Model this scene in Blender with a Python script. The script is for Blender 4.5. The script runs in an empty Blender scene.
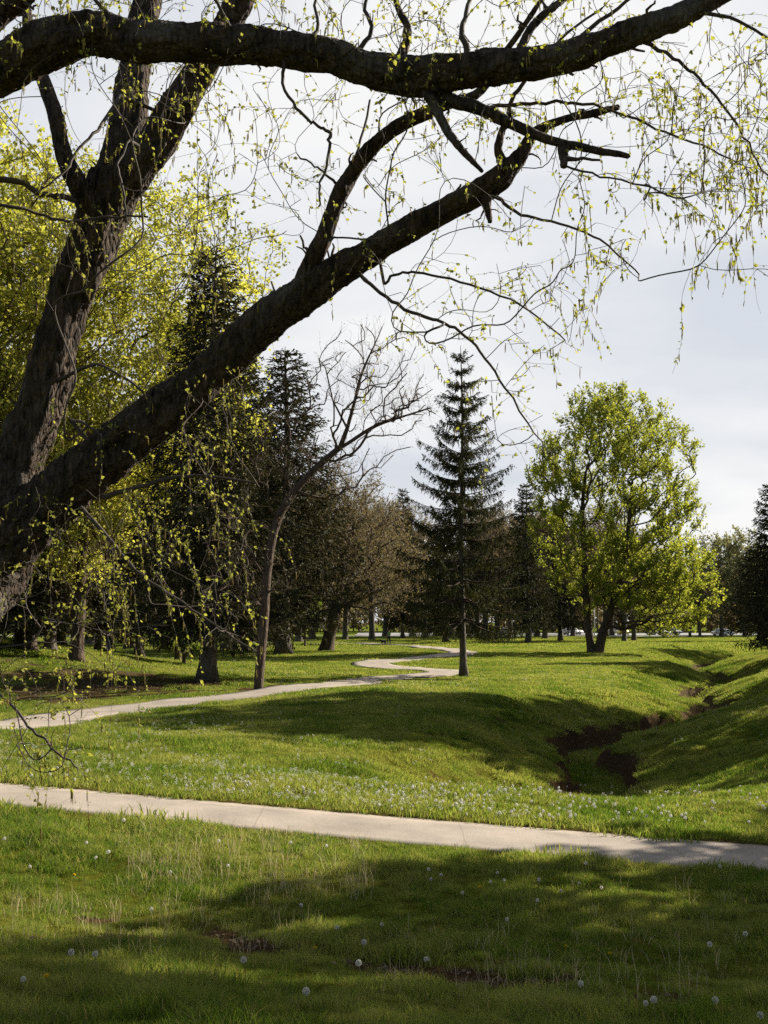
import bpy, math, random
import numpy as np
from mathutils import Vector

# ------------------------------------------------------------------ camera, sky, sun
C = bpy.context.scene.collection
SC = bpy.context.scene
FPX = 1098.0
EYE = 3.0
TILT = math.atan(111.0 / FPX)
cam_d = bpy.data.cameras.new('camera')
cam = bpy.data.objects.new('camera', cam_d)
C.objects.link(cam)
cam.location = (0, 0, EYE)
cam.rotation_euler = (math.pi / 2 + TILT, 0, 0)
cam_d.sensor_fit = 'VERTICAL'
cam_d.sensor_height = 24
cam_d.lens = FPX / 1024 * 24
cam_d.clip_start = 0.05
cam_d.clip_end = 6000
SC.camera = cam

SUN_AZ = math.radians(57)      # to the right of the view direction (+Y)
SUN_EL = math.radians(29)
SUN_STRENGTH = 5.0
SKY_STRENGTH = 0.05
CLOUD = 0.375                   # radiance of the bright cloud
sun_d = bpy.data.lights.new('sun', 'SUN')
sun = bpy.data.objects.new('sun', sun_d)
C.objects.link(sun)
sun_d.energy = SUN_STRENGTH
sun_d.angle = math.radians(0.55)
sun_d.color = (1.0, 0.93, 0.80)
sdir = Vector((math.sin(SUN_AZ) * math.cos(SUN_EL), math.cos(SUN_AZ) * math.cos(SUN_EL), math.sin(SUN_EL)))
sun.rotation_euler = sdir.to_track_quat('Z', 'Y').to_euler()

W = bpy.data.worlds.new('World')
SC.world = W
W.use_nodes = True
nt = W.node_tree
nt.nodes.clear()
def N(t, kind, **kw):
    n = t.nodes.new(kind)
    for k, v in kw.items():
        if k in n.inputs.keys():
            n.inputs[k].default_value = v
        else:
            setattr(n, k, v)
    return n
def L(t, a, ao, b, bi):
    t.links.new(a.outputs[ao], b.inputs[bi])
wo = N(nt, 'ShaderNodeOutputWorld'); bg = N(nt, 'ShaderNodeBackground', Strength=SKY_STRENGTH)
sky = N(nt, 'ShaderNodeTexSky'); sky.sky_type = 'NISHITA'; sky.sun_disc = False
sky.sun_elevation = SUN_EL; sky.sun_rotation = SUN_AZ
sky.dust_density = 1.6
tc = N(nt, 'ShaderNodeTexCoord')
sep = N(nt, 'ShaderNodeSeparateXYZ'); L(nt, tc, 'Generated', sep, 0)
# cloud deck: direction projected on a plane high above
zz = N(nt, 'ShaderNodeMath', operation='MAXIMUM'); L(nt, sep, 2, zz, 0); zz.inputs[1].default_value = 0.0
za = N(nt, 'ShaderNodeMath', operation='ADD'); L(nt, zz, 0, za, 0); za.inputs[1].default_value = 0.32
dx = N(nt, 'ShaderNodeMath', operation='DIVIDE'); L(nt, sep, 0, dx, 0); L(nt, za, 0, dx, 1)
dy = N(nt, 'ShaderNodeMath', operation='DIVIDE'); L(nt, sep, 1, dy, 0); L(nt, za, 0, dy, 1)
cmb = N(nt, 'ShaderNodeCombineXYZ'); L(nt, dx, 0, cmb, 0); L(nt, dy, 0, cmb, 1)
mp = N(nt, 'ShaderNodeMapping'); mp.inputs['Scale'].default_value = (0.8, 1.25, 1); mp.inputs['Location'].default_value = (3.1, 0.4, 0); L(nt, cmb, 0, mp, 0)
nz = N(nt, 'ShaderNodeTexNoise', Scale=1.5, Detail=6.0, Roughness=0.5); L(nt, mp, 0, nz, 'Vector')
cr = N(nt, 'ShaderNodeValToRGB')
cr.color_ramp.elements[0].position = 0.36; cr.color_ramp.elements[0].color = (0.72, 0.76, 0.83, 1)
cr.color_ramp.elements[1].position = 0.60; cr.color_ramp.elements[1].color = (1.0, 1.0, 1.0, 1)
L(nt, nz, 'Fac', cr, 0)
vm = N(nt, 'ShaderNodeVectorMath', operation='SCALE'); L(nt, cr, 0, vm, 0); vm.inputs['Scale'].default_value = CLOUD / SKY_STRENGTH
# the cloud bank stands ahead (+Y); overhead and behind the sky is broken and clearer
mr = N(nt, 'ShaderNodeMapRange', interpolation_type='SMOOTHSTEP'); L(nt, sep, 1, mr, 0)
mr.inputs[1].default_value = 0.15; mr.inputs[2].default_value = 0.62; mr.inputs[3].default_value = 0.10; mr.inputs[4].default_value = 0.97
mx = N(nt, 'ShaderNodeMix', data_type='RGBA'); L(nt, mr, 0, mx, 0); L(nt, sky, 0, mx, 6); L(nt, vm, 0, mx, 7)
L(nt, mx, 2, bg, 0); L(nt, bg, 0, wo, 0)

SC.view_settings.view_transform = 'Standard'
SC.view_settings.look = 'None'
SC.view_settings.exposure = 1.34
SC.view_settings.gamma = 1.0
SC.cycles.max_bounces = 6
SC.cycles.diffuse_bounces = 3
SC.cycles.transmission_bounces = 4
SC.cycles.glossy_bounces = 2
SC.cycles.transparent_max_bounces = 4
SC.cycles.use_denoising = False
try:
    SC.cycles.denoiser = 'OPENIMAGEDENOISE'
    SC.cycles.denoising_prefilter = 'ACCURATE'
except Exception:
    pass
SC.cycles.sample_clamp_indirect = 6

# ------------------------------------------------------------------ helpers: pixels to points
ct, st = math.cos(TILT), math.sin(TILT)
def ray(px, py):
    cx, cy = px - 384.0, 512.0 - py
    return np.array((cx, FPX * ct - cy * st, FPX * st + cy * ct))
def at(px, py, Y):
    d = ray(px, py); d = d / d[1] * Y
    return np.array((d[0], d[1], EYE + d[2]))

# ------------------------------------------------------------------ numpy noise
_rs = np.random.RandomState(7)
_TAB = _rs.rand(65536)
def _h(i, j, k=0):
    n = (i * 73856093) ^ (j * 19349663) ^ (k * 83492791)
    return _TAB[(n ^ (n >> 13)) & 65535]
def vnoise(x, y):
    x = np.asarray(x, float); y = np.asarray(y, float)
    i = np.floor(x).astype(np.int64); j = np.floor(y).astype(np.int64)
    fx = x - i; fy = y - j
    fx = fx * fx * (3 - 2 * fx); fy = fy * fy * (3 - 2 * fy)
    a = _h(i, j); b = _h(i + 1, j); c = _h(i, j + 1); d = _h(i + 1, j + 1)
    return (a + (b - a) * fx) * (1 - fy) + (c + (d - c) * fx) * fy
def fbm(x, y, o=4):
    s = 0; a = 0.5
    for k in range(o):
        s = s + a * (vnoise(x * 2 ** k + 17.3 * k, y * 2 ** k - 9.1 * k) - 0.5); a *= 0.5
    return s
def vnoise3(x, y, z):
    i = np.floor(x).astype(np.int64); j = np.floor(y).astype(np.int64); k = np.floor(z).astype(np.int64)
    fx, fy, fz = x - i, y - j, z - k
    fx = fx * fx * (3 - 2 * fx); fy = fy * fy * (3 - 2 * fy); fz = fz * fz * (3 - 2 * fz)
    def pl(kk):
        a = _h(i, j, kk); b = _h(i + 1, j, kk); c = _h(i, j + 1, kk); d = _h(i + 1, j + 1, kk)
        return (a + (b - a) * fx) * (1 - fy) + (c + (d - c) * fx) * fy
    return pl(k) * (1 - fz) + pl(k + 1) * fz - 0.5
def sstep(a, b, x):
    t = np.clip((x - a) / (b - a), 0, 1); return t * t * (3 - 2 * t)
def smooth_poly(P, n=6):
    P = np.asarray(P, float); out = []
    for i in range(len(P) - 1):
        p0 = P[max(i - 1, 0)]; p1 = P[i]; p2 = P[i + 1]; p3 = P[min(i + 2, len(P) - 1)]
        for t in np.linspace(0, 1, n, endpoint=False):
            out.append(0.5 * ((2 * p1) + (-p0 + p2) * t + (2 * p0 - 5 * p1 + 4 * p2 - p3) * t * t + (-p0 + 3 * p1 - 3 * p2 + p3) * t ** 3))
    out.append(P[-1]); return np.array(out)
def dist_poly(x, y, P):
    best = np.full(x.shape, 1e9)
    for a, b in zip(P[:-1], P[1:]):
        ex, ey = b[0] - a[0], b[1] - a[1]; l2 = ex * ex + ey * ey + 1e-12
        t = np.clip(((x - a[0]) * ex + (y - a[1]) * ey) / l2, 0, 1)
        best = np.minimum(best, (x - a[0] - t * ex) ** 2 + (y - a[1] - t * ey) ** 2)
    return np.sqrt(best)

# ------------------------------------------------------------------ terrain
PY = [-400, -60, 0, 3, 5.5, 8, 10, 11, 12.2, 14, 17, 20, 24, 30, 40, 55, 90, 140, 200, 400, 3000]
PZ = [4.0, 2.4, 1.5, 1.25, .85, .36, .02, -.13, -.12, .0, .1, .1, -.05, .0, .1, .2, .45, .3, .4, .9, 3.0]
def _dk(px, py, z):
    Y = (EYE - z) * FPX / (py - 623.0); return ((px - 384.0) / FPX * Y, Y)
DITCH = smooth_poly([_dk(485, 812, -.8), _dk(545, 797, -1.1), _dk(604, 772, -1.3), _dk(580, 750, -1.35), _dk(636, 733, -1.35),
    _dk(718, 711, -1.3), _dk(682, 695, -1.2), _dk(728, 681, -1.1), _dk(690, 670, -1.0), _dk(735, 662, -1.0), (50, 132), (80, 165), (140, 190)], 6)
_dsort = np.argsort(DITCH[:, 1])
NEAR_BED = None     # the graded bed of the near path, once it is traced
def H0(x, y):
    x = np.asarray(x, float); y = np.asarray(y, float)
    ye = y + 0.3 * np.clip(x, -8, 8) * (1 - sstep(11, 16, y)) * sstep(2, 6, y)
    z = np.interp(ye, PY, PZ)
    z = z - 0.055 * np.clip(x, -14, 14) * sstep(9, 14, y) * (1 - sstep(24, 36, y))
    z = z + 2.1 * np.exp(-((x + 23) / 10.0) ** 2 - ((y - 58) / 12.0) ** 2)
    z = z + 0.35 * np.exp(-((x - 1) / 7.0) ** 2 - ((y - 40) / 9.0) ** 2)
    # creek
    dd = dist_poly(x, y, DITCH)
    dw = dd + 1.5 * fbm(x * .45, y * .45, 3) + .7 * fbm(x * 1.8, y * 1.8, 4)
    fade = sstep(19.5, 26, y) * (1 - sstep(120, 180, y))
    xd = np.interp(y, DITCH[_dsort, 1], DITCH[_dsort, 0])
    z = z - .95 * fade * (1 - sstep(.4, 4.8, dw)) - .72 * fade * (1 - sstep(.65, 1.35, dw))
    z = z - .35 * fade * (1 - sstep(.0, 9, dd))
    z = z + fade * 1.7 * sstep(3.0, 15, x - xd) * (1 - sstep(60, 100, y))
    z = z + fade * 0.9 * sstep(3.0, 12, x - xd) * sstep(60, 100, y)
    # unevenness
    nf = 1 - sstep(110, 190, y)
    if NEAR_BED is not None: nf = nf * (.12 + .88 * sstep(1.1, 3.0, np.abs(y - np.interp(x, NEAR_BED[:, 0], NEAR_BED[:, 1]))))
    z = z + .30 * fbm(x * .12, y * .12, 2) * sstep(24, 50, y) + .13 * nf * fbm(x * .5 + 5, y * .5, 3) + nf * (.05 + .05 * (1 - sstep(16, 30, y))) * fbm(x * 2.3, y * 2.3, 3)
    # the little bare washout in the foreground swale
    return z
def ground(px, py, H=H0):
    d = ray(px, py); d = d / d[1]
    def hit(ys):
        g = EYE + d[2] * ys - H(d[0] * ys, ys); k = int(np.argmax(g < 0))
        return k if g[k] < 0 else len(ys) - 1
    ys = np.concatenate([np.arange(3, 60, .5), np.arange(60, 400, 2.)]); k = hit(ys)
    ys = np.linspace(ys[max(k - 1, 0)], ys[k], 24); k = hit(ys)
    return np.array((d[0] * ys[k], ys[k], float(H(d[0] * ys[k], ys[k]))))

# paths, traced on the ground
NEAR_FAR = [(-60, 776), (0, 780), (100, 790), (200, 799.5), (300, 808), (400, 815), (500, 824), (600, 832), (700, 839), (768, 844), (830, 849)]
NEAR_NEAR = [(-60, 800), (0, 806), (100, 817), (200, 825), (300, 833), (400, 842), (500, 851), (600, 860), (700, 868), (768, 873), (830, 878)]
ea = np.array([ground(*p) for p in NEAR_FAR]); eb = np.array([ground(*p) for p in NEAR_NEAR])
def edge(e):
    # a clean curve through the traced points, carried on beyond them
    k = np.polyfit(e[:, 0], e[:, 1], 3); xs = np.linspace(-40, 40, 90); a, b = e[0, 0], e[-1, 0]
    yc = np.polyval(k, np.clip(xs, a, b)); dk = np.polyder(k)
    yc = yc + np.where(xs < a, (xs - a) * np.polyval(dk, a), 0) + np.where(xs > b, (xs - b) * np.polyval(dk, b), 0)
    return np.stack([xs, yc], 1)
ea = edge(ea); eb = edge(eb)
NEAR_MID = (ea + eb) / 2; NEAR_BED = NEAR_MID; NEAR_HW = np.linalg.norm(ea - eb, axis=1) / 2
FARP = [(-60, 735), (0, 725), (67, 716), (133, 709), (200, 701), (256, 694.5), (318, 686), (385, 679), (425, 675.5), (446, 673.3), (438, 671.2), (405, 669.5), (380, 667),
        (371, 664), (380, 661.8), (424, 658), (450, 655.2), (463, 653), (456, 651), (442, 649.3), (424, 647.4), (405, 645.6), (389, 644.8), (372, 644.6), (345, 644)]
fp = np.array([ground(*p) for p in FARP])[:, :2]
fp = np.vstack([fp[0] + np.array((-16, -12)), fp[0] + np.array((-4, -5)), fp[1:], fp[-1] + np.array((-40, 12))])
FAR_MID = smooth_poly(fp, 8)
def path_d(x, y):
    """signed distance outside the nearest path edge"""
    d1 = np.full(np.shape(x), 1e9)
    for i in range(len(NEAR_MID) - 1):
        a, b = NEAR_MID[i], NEAR_MID[i + 1]; ex, ey = b - a; l2 = ex * ex + ey * ey
        t = np.clip(((x - a[0]) * ex + (y - a[1]) * ey) / l2, 0, 1)
        hw = NEAR_HW[i] * (1 - t) + NEAR_HW[i + 1] * t
        d1 = np.minimum(d1, np.hypot(x - a[0] - t * ex, y - a[1] - t * ey) - hw)
    return np.minimum(d1, dist_poly(x, y, FAR_MID) - 1.25)
def _pt(px, py): return ground(px, py)[:2]
SW = smooth_poly([_pt(-40, 948), _pt(60, 938), _pt(150, 930), _pt(230, 938), _pt(320, 950), _pt(420, 968), _pt(520, 985), _pt(640, 1000), _pt(740, 1016)], 4)
BANK = _pt(95, 684)
def dirtmask(x, y, slope):
    n = fbm(x * 1.7, y * 1.7, 4); n2 = fbm(x * .7 + 40, y * .7, 3)
    n5 = fbm(x * 5, y * 5, 3); m = sstep(.65, .82, slope + 1.0 * n * (y > 20) + .5 * n2 + .6 * n5)
    m = np.where(y < 20, 0, m)
    d = dist_poly(x, y, SW)
    m = np.maximum(m, sstep(.02, .16, n + .17 + .16 * n2 * 2 - d * .42) * (y < 14))
    e = np.hypot((x - BANK[0]) / 5.5, (y - BANK[1]) / 6.5)
    m = np.maximum(m, .9 * sstep(0.0, .22, n * 1.1 + n2 * .9 + .60 - e * .5))
    return m
def Hc(x, y):
    z = H0(x, y); pd = path_d(x, y)
    dirt = 0.05 * (1 - sstep(0, .5, dist_poly(x, y, SW) + .4 * fbm(x * 3, y * 3, 3))) * (y < 14)
    return z - (.05 + .0016 * np.clip(y, 0, 250)) * (1 - sstep(-.12, -.02, pd)) - dirt

# ------------------------------------------------------------------ mesh plumbing
def make_mesh(name, V, F, mats=(), smooth=True, uv=None, attrs=None):
    """F: list of (n,k) int arrays"""
    V = np.ascontiguousarray(V, dtype=np.float32)
    me = bpy.data.meshes.new(name)
    F = [np.asarray(f, dtype=np.int32) for f in (F if isinstance(F, (list, tuple)) else [F])]
    F = [f for f in F if len(f)]
    me.vertices.add(len(V)); me.vertices.foreach_set('co', V.ravel())
    nl = sum(f.size for f in F); npoly = sum(len(f) for f in F)
    me.loops.add(nl); me.polygons.add(npoly)
    me.loops.foreach_set('vertex_index', np.concatenate([f.ravel() for f in F]).astype(np.int32) if F else [])
    tot = np.concatenate([np.full(len(f), f.shape[1], np.int32) for f in F])
    start = np.concatenate([[0], np.cumsum(tot)[:-1]]).astype(np.int32)
    me.polygons.foreach_set('loop_start', start)
    try: me.polygons.foreach_set('loop_total', tot)
    except Exception: pass
    if smooth: me.polygons.foreach_set('use_smooth', np.ones(npoly, bool))
    if uv is not None:
        u = me.uv_layers.new(name='UVMap')
        idx = np.concatenate([f.ravel() for f in F])
        u.data.foreach_set('uv', np.ascontiguousarray(uv[idx], dtype=np.float32).ravel())
    for k, v in (attrs or {}).items():
        v = np.asarray(v, dtype=np.float32)
        a = me.attributes.new(k, 'FLOAT_VECTOR' if v.ndim == 2 else 'FLOAT', 'POINT')
        a.data.foreach_set('vector' if v.ndim == 2 else 'value', v.ravel())
    for m in (mats if isinstance(mats, (list, tuple)) else [mats]): me.materials.append(m)
    me.update(calc_edges=True); me.validate()
    return me
class MB:
    def __init__(s): s.V = []; s.F = {}; s.n = 0
    def add(s, V, F):
        V = np.asarray(V, float); F = np.asarray(F)
        if len(F) == 0: return
        s.V.append(V); s.F.setdefault(F.shape[1], []).append(F + s.n); s.n += len(V)
    def tube(s, P, R, sides=6, cap=True):
        P = np.asarray(P, float); R = np.asarray(R, float); n = len(P)
        T = np.gradient(P, axis=0); T /= np.linalg.norm(T, axis=1)[:, None] + 1e-9
        u = np.cross(T[0], (0.1, 0.2, 1.0)); 
        if np.linalg.norm(u) < .1: u = np.cross(T[0], (1, 0, 0))
        U = np.zeros_like(P)
        for i in range(n):
            u = u - T[i] * u.dot(T[i]); u = u / (np.linalg.norm(u) + 1e-9); U[i] = u
        Wv = np.cross(T, U)
        a = np.arange(sides) * 2 * math.pi / sides
        V = P[:, None] + R[:, None, None] * (np.cos(a)[None, :, None] * U[:, None] + np.sin(a)[None, :, None] * Wv[:, None])
        i = np.arange(n - 1)[:, None] * sides; j = np.arange(sides)[None]; j2 = (j + 1) % sides
        F = np.stack([i + j, i + j2, i + sides + j2, i + sides + j], -1).reshape(-1, 4)
        s.add(V.reshape(-1, 3), F)
        if cap:
            k = s.n - sides
            s.F.setdefault(sides, []).append(np.array([[k + q for q in range(sides)]]))
            k = s.n - sides * n
            s.F.setdefault(sides, []).append(np.array([[k + q for q in range(sides)][::-1]]))
    def tubes(s, P, R, sides=3):
        """batch: P (m,K,3), R (m,K)"""
        m, K = P.shape[:2]
        if m == 0: return
        T = P[:, -1] - P[:, 0]; T /= np.linalg.norm(T, axis=1)[:, None] + 1e-9
        ref = np.where(np.abs(T[:, 2:3]) > .9, np.array([[1., 0, 0]]), np.array([[0, 0, 1.]]))
        U = np.cross(T, ref); U /= np.linalg.norm(U, axis=1)[:, None] + 1e-9
        Wv = np.cross(T, U)
        a = np.arange(sides) * 2 * math.pi / sides
        ring = np.cos(a)[None, :, None] * U[:, None] + np.sin(a)[None, :, None] * Wv[:, None]
        V = P[:, :, None] + R[:, :, None, None] * ring[:, None]
        b = np.arange(m)[:, None, None] * (K * sides); i = np.arange(K - 1)[None, :, None] * sides; j = np.arange(sides)[None, None]; j2 = (j + 1) % sides
        F = np.stack([b + i + j, b + i + j2, b + i + sides + j2, b + i + sides + j], -1).reshape(-1, 4)
        s.add(V.reshape(-1, 3), F)
    def box(s, c, size, rz=0.0):
        x, y, z = np.array(size) / 2; c = np.array(c, float)
        V = np.array([(a * x, b * y, d * z) for a in (-1, 1) for b in (-1, 1) for d in (-1, 1)])
        cs, sn = math.cos(rz), math.sin(rz)
        V = np.stack([V[:, 0] * cs - V[:, 1] * sn, V[:, 0] * sn + V[:, 1] * cs, V[:, 2]], 1) + c
        s.add(V, [(0, 1, 3, 2), (4, 6, 7, 5), (0, 4, 5, 1), (2, 3, 7, 6), (0, 2, 6, 4), (1, 5, 7, 3)])
    def mesh(s, name, mat, smooth=True):
        return make_mesh(name, np.concatenate(s.V), [np.concatenate(f) for f in s.F.values()], mat, smooth)
def link(name, me, parent=None, loc=None):
    o = bpy.data.objects.new(name, me); C.objects.link(o)
    if parent is not None: o.parent = parent
    if loc is not None: o.location = loc
    return o
def tag(o, label, cat=None, group=None, kind=None):
    if label: o['label'] = label
    if cat: o['category'] = cat
    if group: o['group'] = group
    if kind: o['kind'] = kind
    return o
def thing(name, label, cat, loc, rz=0.0, group=None, sc=1.0):
    o = bpy.data.objects.new(name, None); C.objects.link(o); o.empty_display_size = .3
    o.location = loc; o.rotation_euler = (0, 0, rz); o.scale = (sc, sc, sc) if not isinstance(sc, tuple) else sc
    return tag(o, label, cat, group)
def dup(root, loc, rz, label, sc=1.0, group=None):
    r = root.copy(); C.objects.link(r); r.location = loc; r.rotation_euler = (0, 0, rz)
    r.scale = (sc, sc, sc) if not isinstance(sc, tuple) else sc
    r['label'] = label
    if group: r['group'] = group
    elif 'group' in r.keys(): del r['group']
    for ch in list(root.children):
        c = ch.copy(); C.objects.link(c); c.parent = r
        for g in ch.children:
            q = g.copy(); C.objects.link(q); q.parent = c
    return r

# ------------------------------------------------------------------ materials
def mat(name):
    m = bpy.data.materials.new(name); m.use_nodes = True; t = m.node_tree; t.nodes.clear()
    return m, t, N(t, 'ShaderNodeOutputMaterial')
def simple(name, col, rough=.7, metal=0.0, var=.15, scale=6.0, spec=.3):
    m, t, o = mat(name); b = N(t, 'ShaderNodeBsdfPrincipled', Roughness=rough, Metallic=metal)
    b.inputs['Specular IOR Level'].default_value = spec
    tcn = N(t, 'ShaderNodeTexCoord'); n = N(t, 'ShaderNodeTexNoise', Scale=scale, Detail=5.0); L(t, tcn, 'Object', n, 'Vector')
    r = N(t, 'ShaderNodeValToRGB'); e = r.color_ramp.elements
    e[0].position = .3; e[1].position = .7
    e[0].color = (*[c * (1 - var) for c in col], 1); e[1].color = (*[min(1, c * (1 + var)) for c in col], 1)
    L(t, n, 'Fac', r, 0); L(t, r, 0, b, 'Base Color'); L(t, b, 0, o, 0)
    return m
def leafmat(name, stops, trans, tfac=.45, rough=.55, patch=0.0):
    """per-leaf colour from the island random, optional larger colour patches"""
    m, t, o = mat(name)
    g = N(t, 'ShaderNodeNewGeometry'); r = N(t, 'ShaderNodeValToRGB'); e = r.color_ramp.elements
    e[0].color = (*stops[0], 1); e[1].color = (*stops[-1], 1)
    for i, s in enumerate(stops[1:-1]):
        q = e.new((i + 1) / (len(stops) - 1)); q.color = (*s, 1)
    if patch:
        n = N(t, 'ShaderNodeTexNoise', Scale=patch, Detail=2.0); L(t, g, 'Position', n, 'Vector')
        ad = N(t, 'ShaderNodeMath', operation='MULTIPLY_ADD'); L(t, n, 'Fac', ad, 0); ad.inputs[1].default_value = 1.6
        L(t, g, 'Random Per Island', ad, 2)
        sb = N(t, 'ShaderNodeMath', operation='SUBTRACT'); L(t, ad, 0, sb, 0); sb.inputs[1].default_value = .8
        L(t, sb, 0, r, 0)
    else:
        L(t, g, 'Random Per Island', r, 0)
    b = N(t, 'ShaderNodeBsdfPrincipled', Roughness=rough + .15); b.inputs['Specular IOR Level'].default_value = .10
    L(t, r, 0, b, 'Base Color')
    tr = N(t, 'ShaderNodeBsdfTranslucent')
    mul = N(t, 'ShaderNodeMix', data_type='RGBA', blend_type='MULTIPLY'); mul.inputs[0].default_value = 1
    L(t, r, 0, mul, 6); mul.inputs[7].default_value = (*trans, 1); L(t, mul, 2, tr, 0)
    x = N(t, 'ShaderNodeMixShader'); x.inputs[0].default_value = tfac
    L(t, b, 0, x, 1); L(t, tr, 0, x, 2); L(t, x, 0, o, 0)
    return m
def barkmat(name, dark, light, scale=(14, 14, 3), bump=.6, dist=.03, lichen=None):
    m, t, o = mat(name); b = N(t, 'ShaderNodeBsdfPrincipled', Roughness=.9); b.inputs['Specular IOR Level'].default_value = .15
    tcn = N(t, 'ShaderNodeTexCoord'); mpn = N(t, 'ShaderNodeMapping'); mpn.inputs['Scale'].default_value = scale; L(t, tcn, 'Object', mpn, 0)
    n = N(t, 'ShaderNodeTexNoise', Scale=1.0, Detail=7.0, Roughness=.65, Distortion=.6); L(t, mpn, 0, n, 'Vector')
    v = N(t, 'ShaderNodeTexVoronoi', feature='DISTANCE_TO_EDGE', Scale=1.4); L(t, mpn, 0, v, 'Vector')
    r = N(t, 'ShaderNodeValToRGB'); e = r.color_ramp.elements; e[0].position = .32; e[1].position = .68
    e[0].color = (*dark, 1); e[1].color = (*light, 1); L(t, n, 'Fac', r, 0)
    out = r
    if lichen:
        n2 = N(t, 'ShaderNodeTexNoise', Scale=2.2, Detail=5.0); L(t, tcn, 'Object', n2, 'Vector')
        mr2 = N(t, 'ShaderNodeMapRange'); L(t, n2, 'Fac', mr2, 0); mr2.inputs[1].default_value = .56; mr2.inputs[2].default_value = .68; mr2.inputs[4].default_value = .55
        mm = N(t, 'ShaderNodeMix', data_type='RGBA'); L(t, mr2, 0, mm, 0); L(t, r, 0, mm, 6); mm.inputs[7].default_value = (*lichen, 1)
        L(t, mm, 2, b, 'Base Color')
    else: L(t, r, 0, b, 'Base Color')
    sm = N(t, 'ShaderNodeMapRange'); L(t, v, 'Distance', sm, 0); sm.inputs[2].default_value = .25
    ad = N(t, 'ShaderNodeMath', operation='MULTIPLY_ADD'); L(t, sm, 0, ad, 0); ad.inputs[1].default_value = .6; L(t, n, 'Fac', ad, 2)
    bp = N(t, 'ShaderNodeBump', Strength=bump, Distance=dist); L(t, ad, 0, bp, 'Height'); L(t, bp, 0, b, 'Normal'); L(t, b, 0, o, 0)
    return m
def ramp2(t, src, out, c0, c1, p0=.35, p1=.65):
    r = N(t, 'ShaderNodeValToRGB'); e = r.color_ramp.elements; e[0].position = p0; e[1].position = p1
    e[0].color = (*c0, 1); e[1].color = (*c1, 1); L(t, src, out, r, 0); return r
def groundmat():
    m, t, o = mat('meadow_soil'); b = N(t, 'ShaderNodeBsdfPrincipled', Roughness=1.0); b.inputs['Specular IOR Level'].default_value = 0.0
    g = N(t, 'ShaderNodeNewGeometry')
    n1 = N(t, 'ShaderNodeTexNoise', Scale=.35, Detail=6.0, Roughness=.6); L(t, g, 'Position', n1, 'Vector')
    n2 = N(t, 'ShaderNodeTexNoise', Scale=9.0, Detail=6.0, Roughness=.7); L(t, g, 'Position', n2, 'Vector')
    c1 = ramp2(t, n1, 'Fac', (.075, .105, .010), (.140, .165, .025), .38, .66)
    c2 = ramp2(t, n2, 'Fac', (.05, .070, .008), (.145, .165, .030), .3, .7)
    mg = N(t, 'ShaderNodeMix', data_type='RGBA'); mg.inputs[0].default_value = .5; L(t, c1, 0, mg, 6); L(t, c2, 0, mg, 7)
    n3 = N(t, 'ShaderNodeTexNoise', Scale=16.0, Detail=8.0, Roughness=.75); L(t, g, 'Position', n3, 'Vector')
    c3 = ramp2(t, n3, 'Fac', (.020, .014, .008), (.15, .110, .062), .35, .72)
    a = N(t, 'ShaderNodeAttribute', attribute_name='dirt')
    mx_ = N(t, 'ShaderNodeMix', data_type='RGBA'); L(t, a, 'Fac', mx_, 0); L(t, mg, 2, mx_, 6); L(t, c3, 0, mx_, 7)
    # soil shows between the blades of the near, modelled grass
    a2 = N(t, 'ShaderNodeAttribute', attribute_name='thatch')
    mz = N(t, 'ShaderNodeMix', data_type='RGBA', blend_type='MULTIPLY'); L(t, a2, 'Fac', mz, 0); L(t, mx_, 2, mz, 6); mz.inputs[7].default_value = (.80, .66, .6, 1)
    L(t, mz, 2, b, 'Base Color')
    bp = N(t, 'ShaderNodeBump', Strength=.9, Distance=.06); L(t, n3, 'Fac', bp, 'Height'); L(t, bp, 0, b, 'Normal'); L(t, b, 0, o, 0)
    return m
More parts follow.
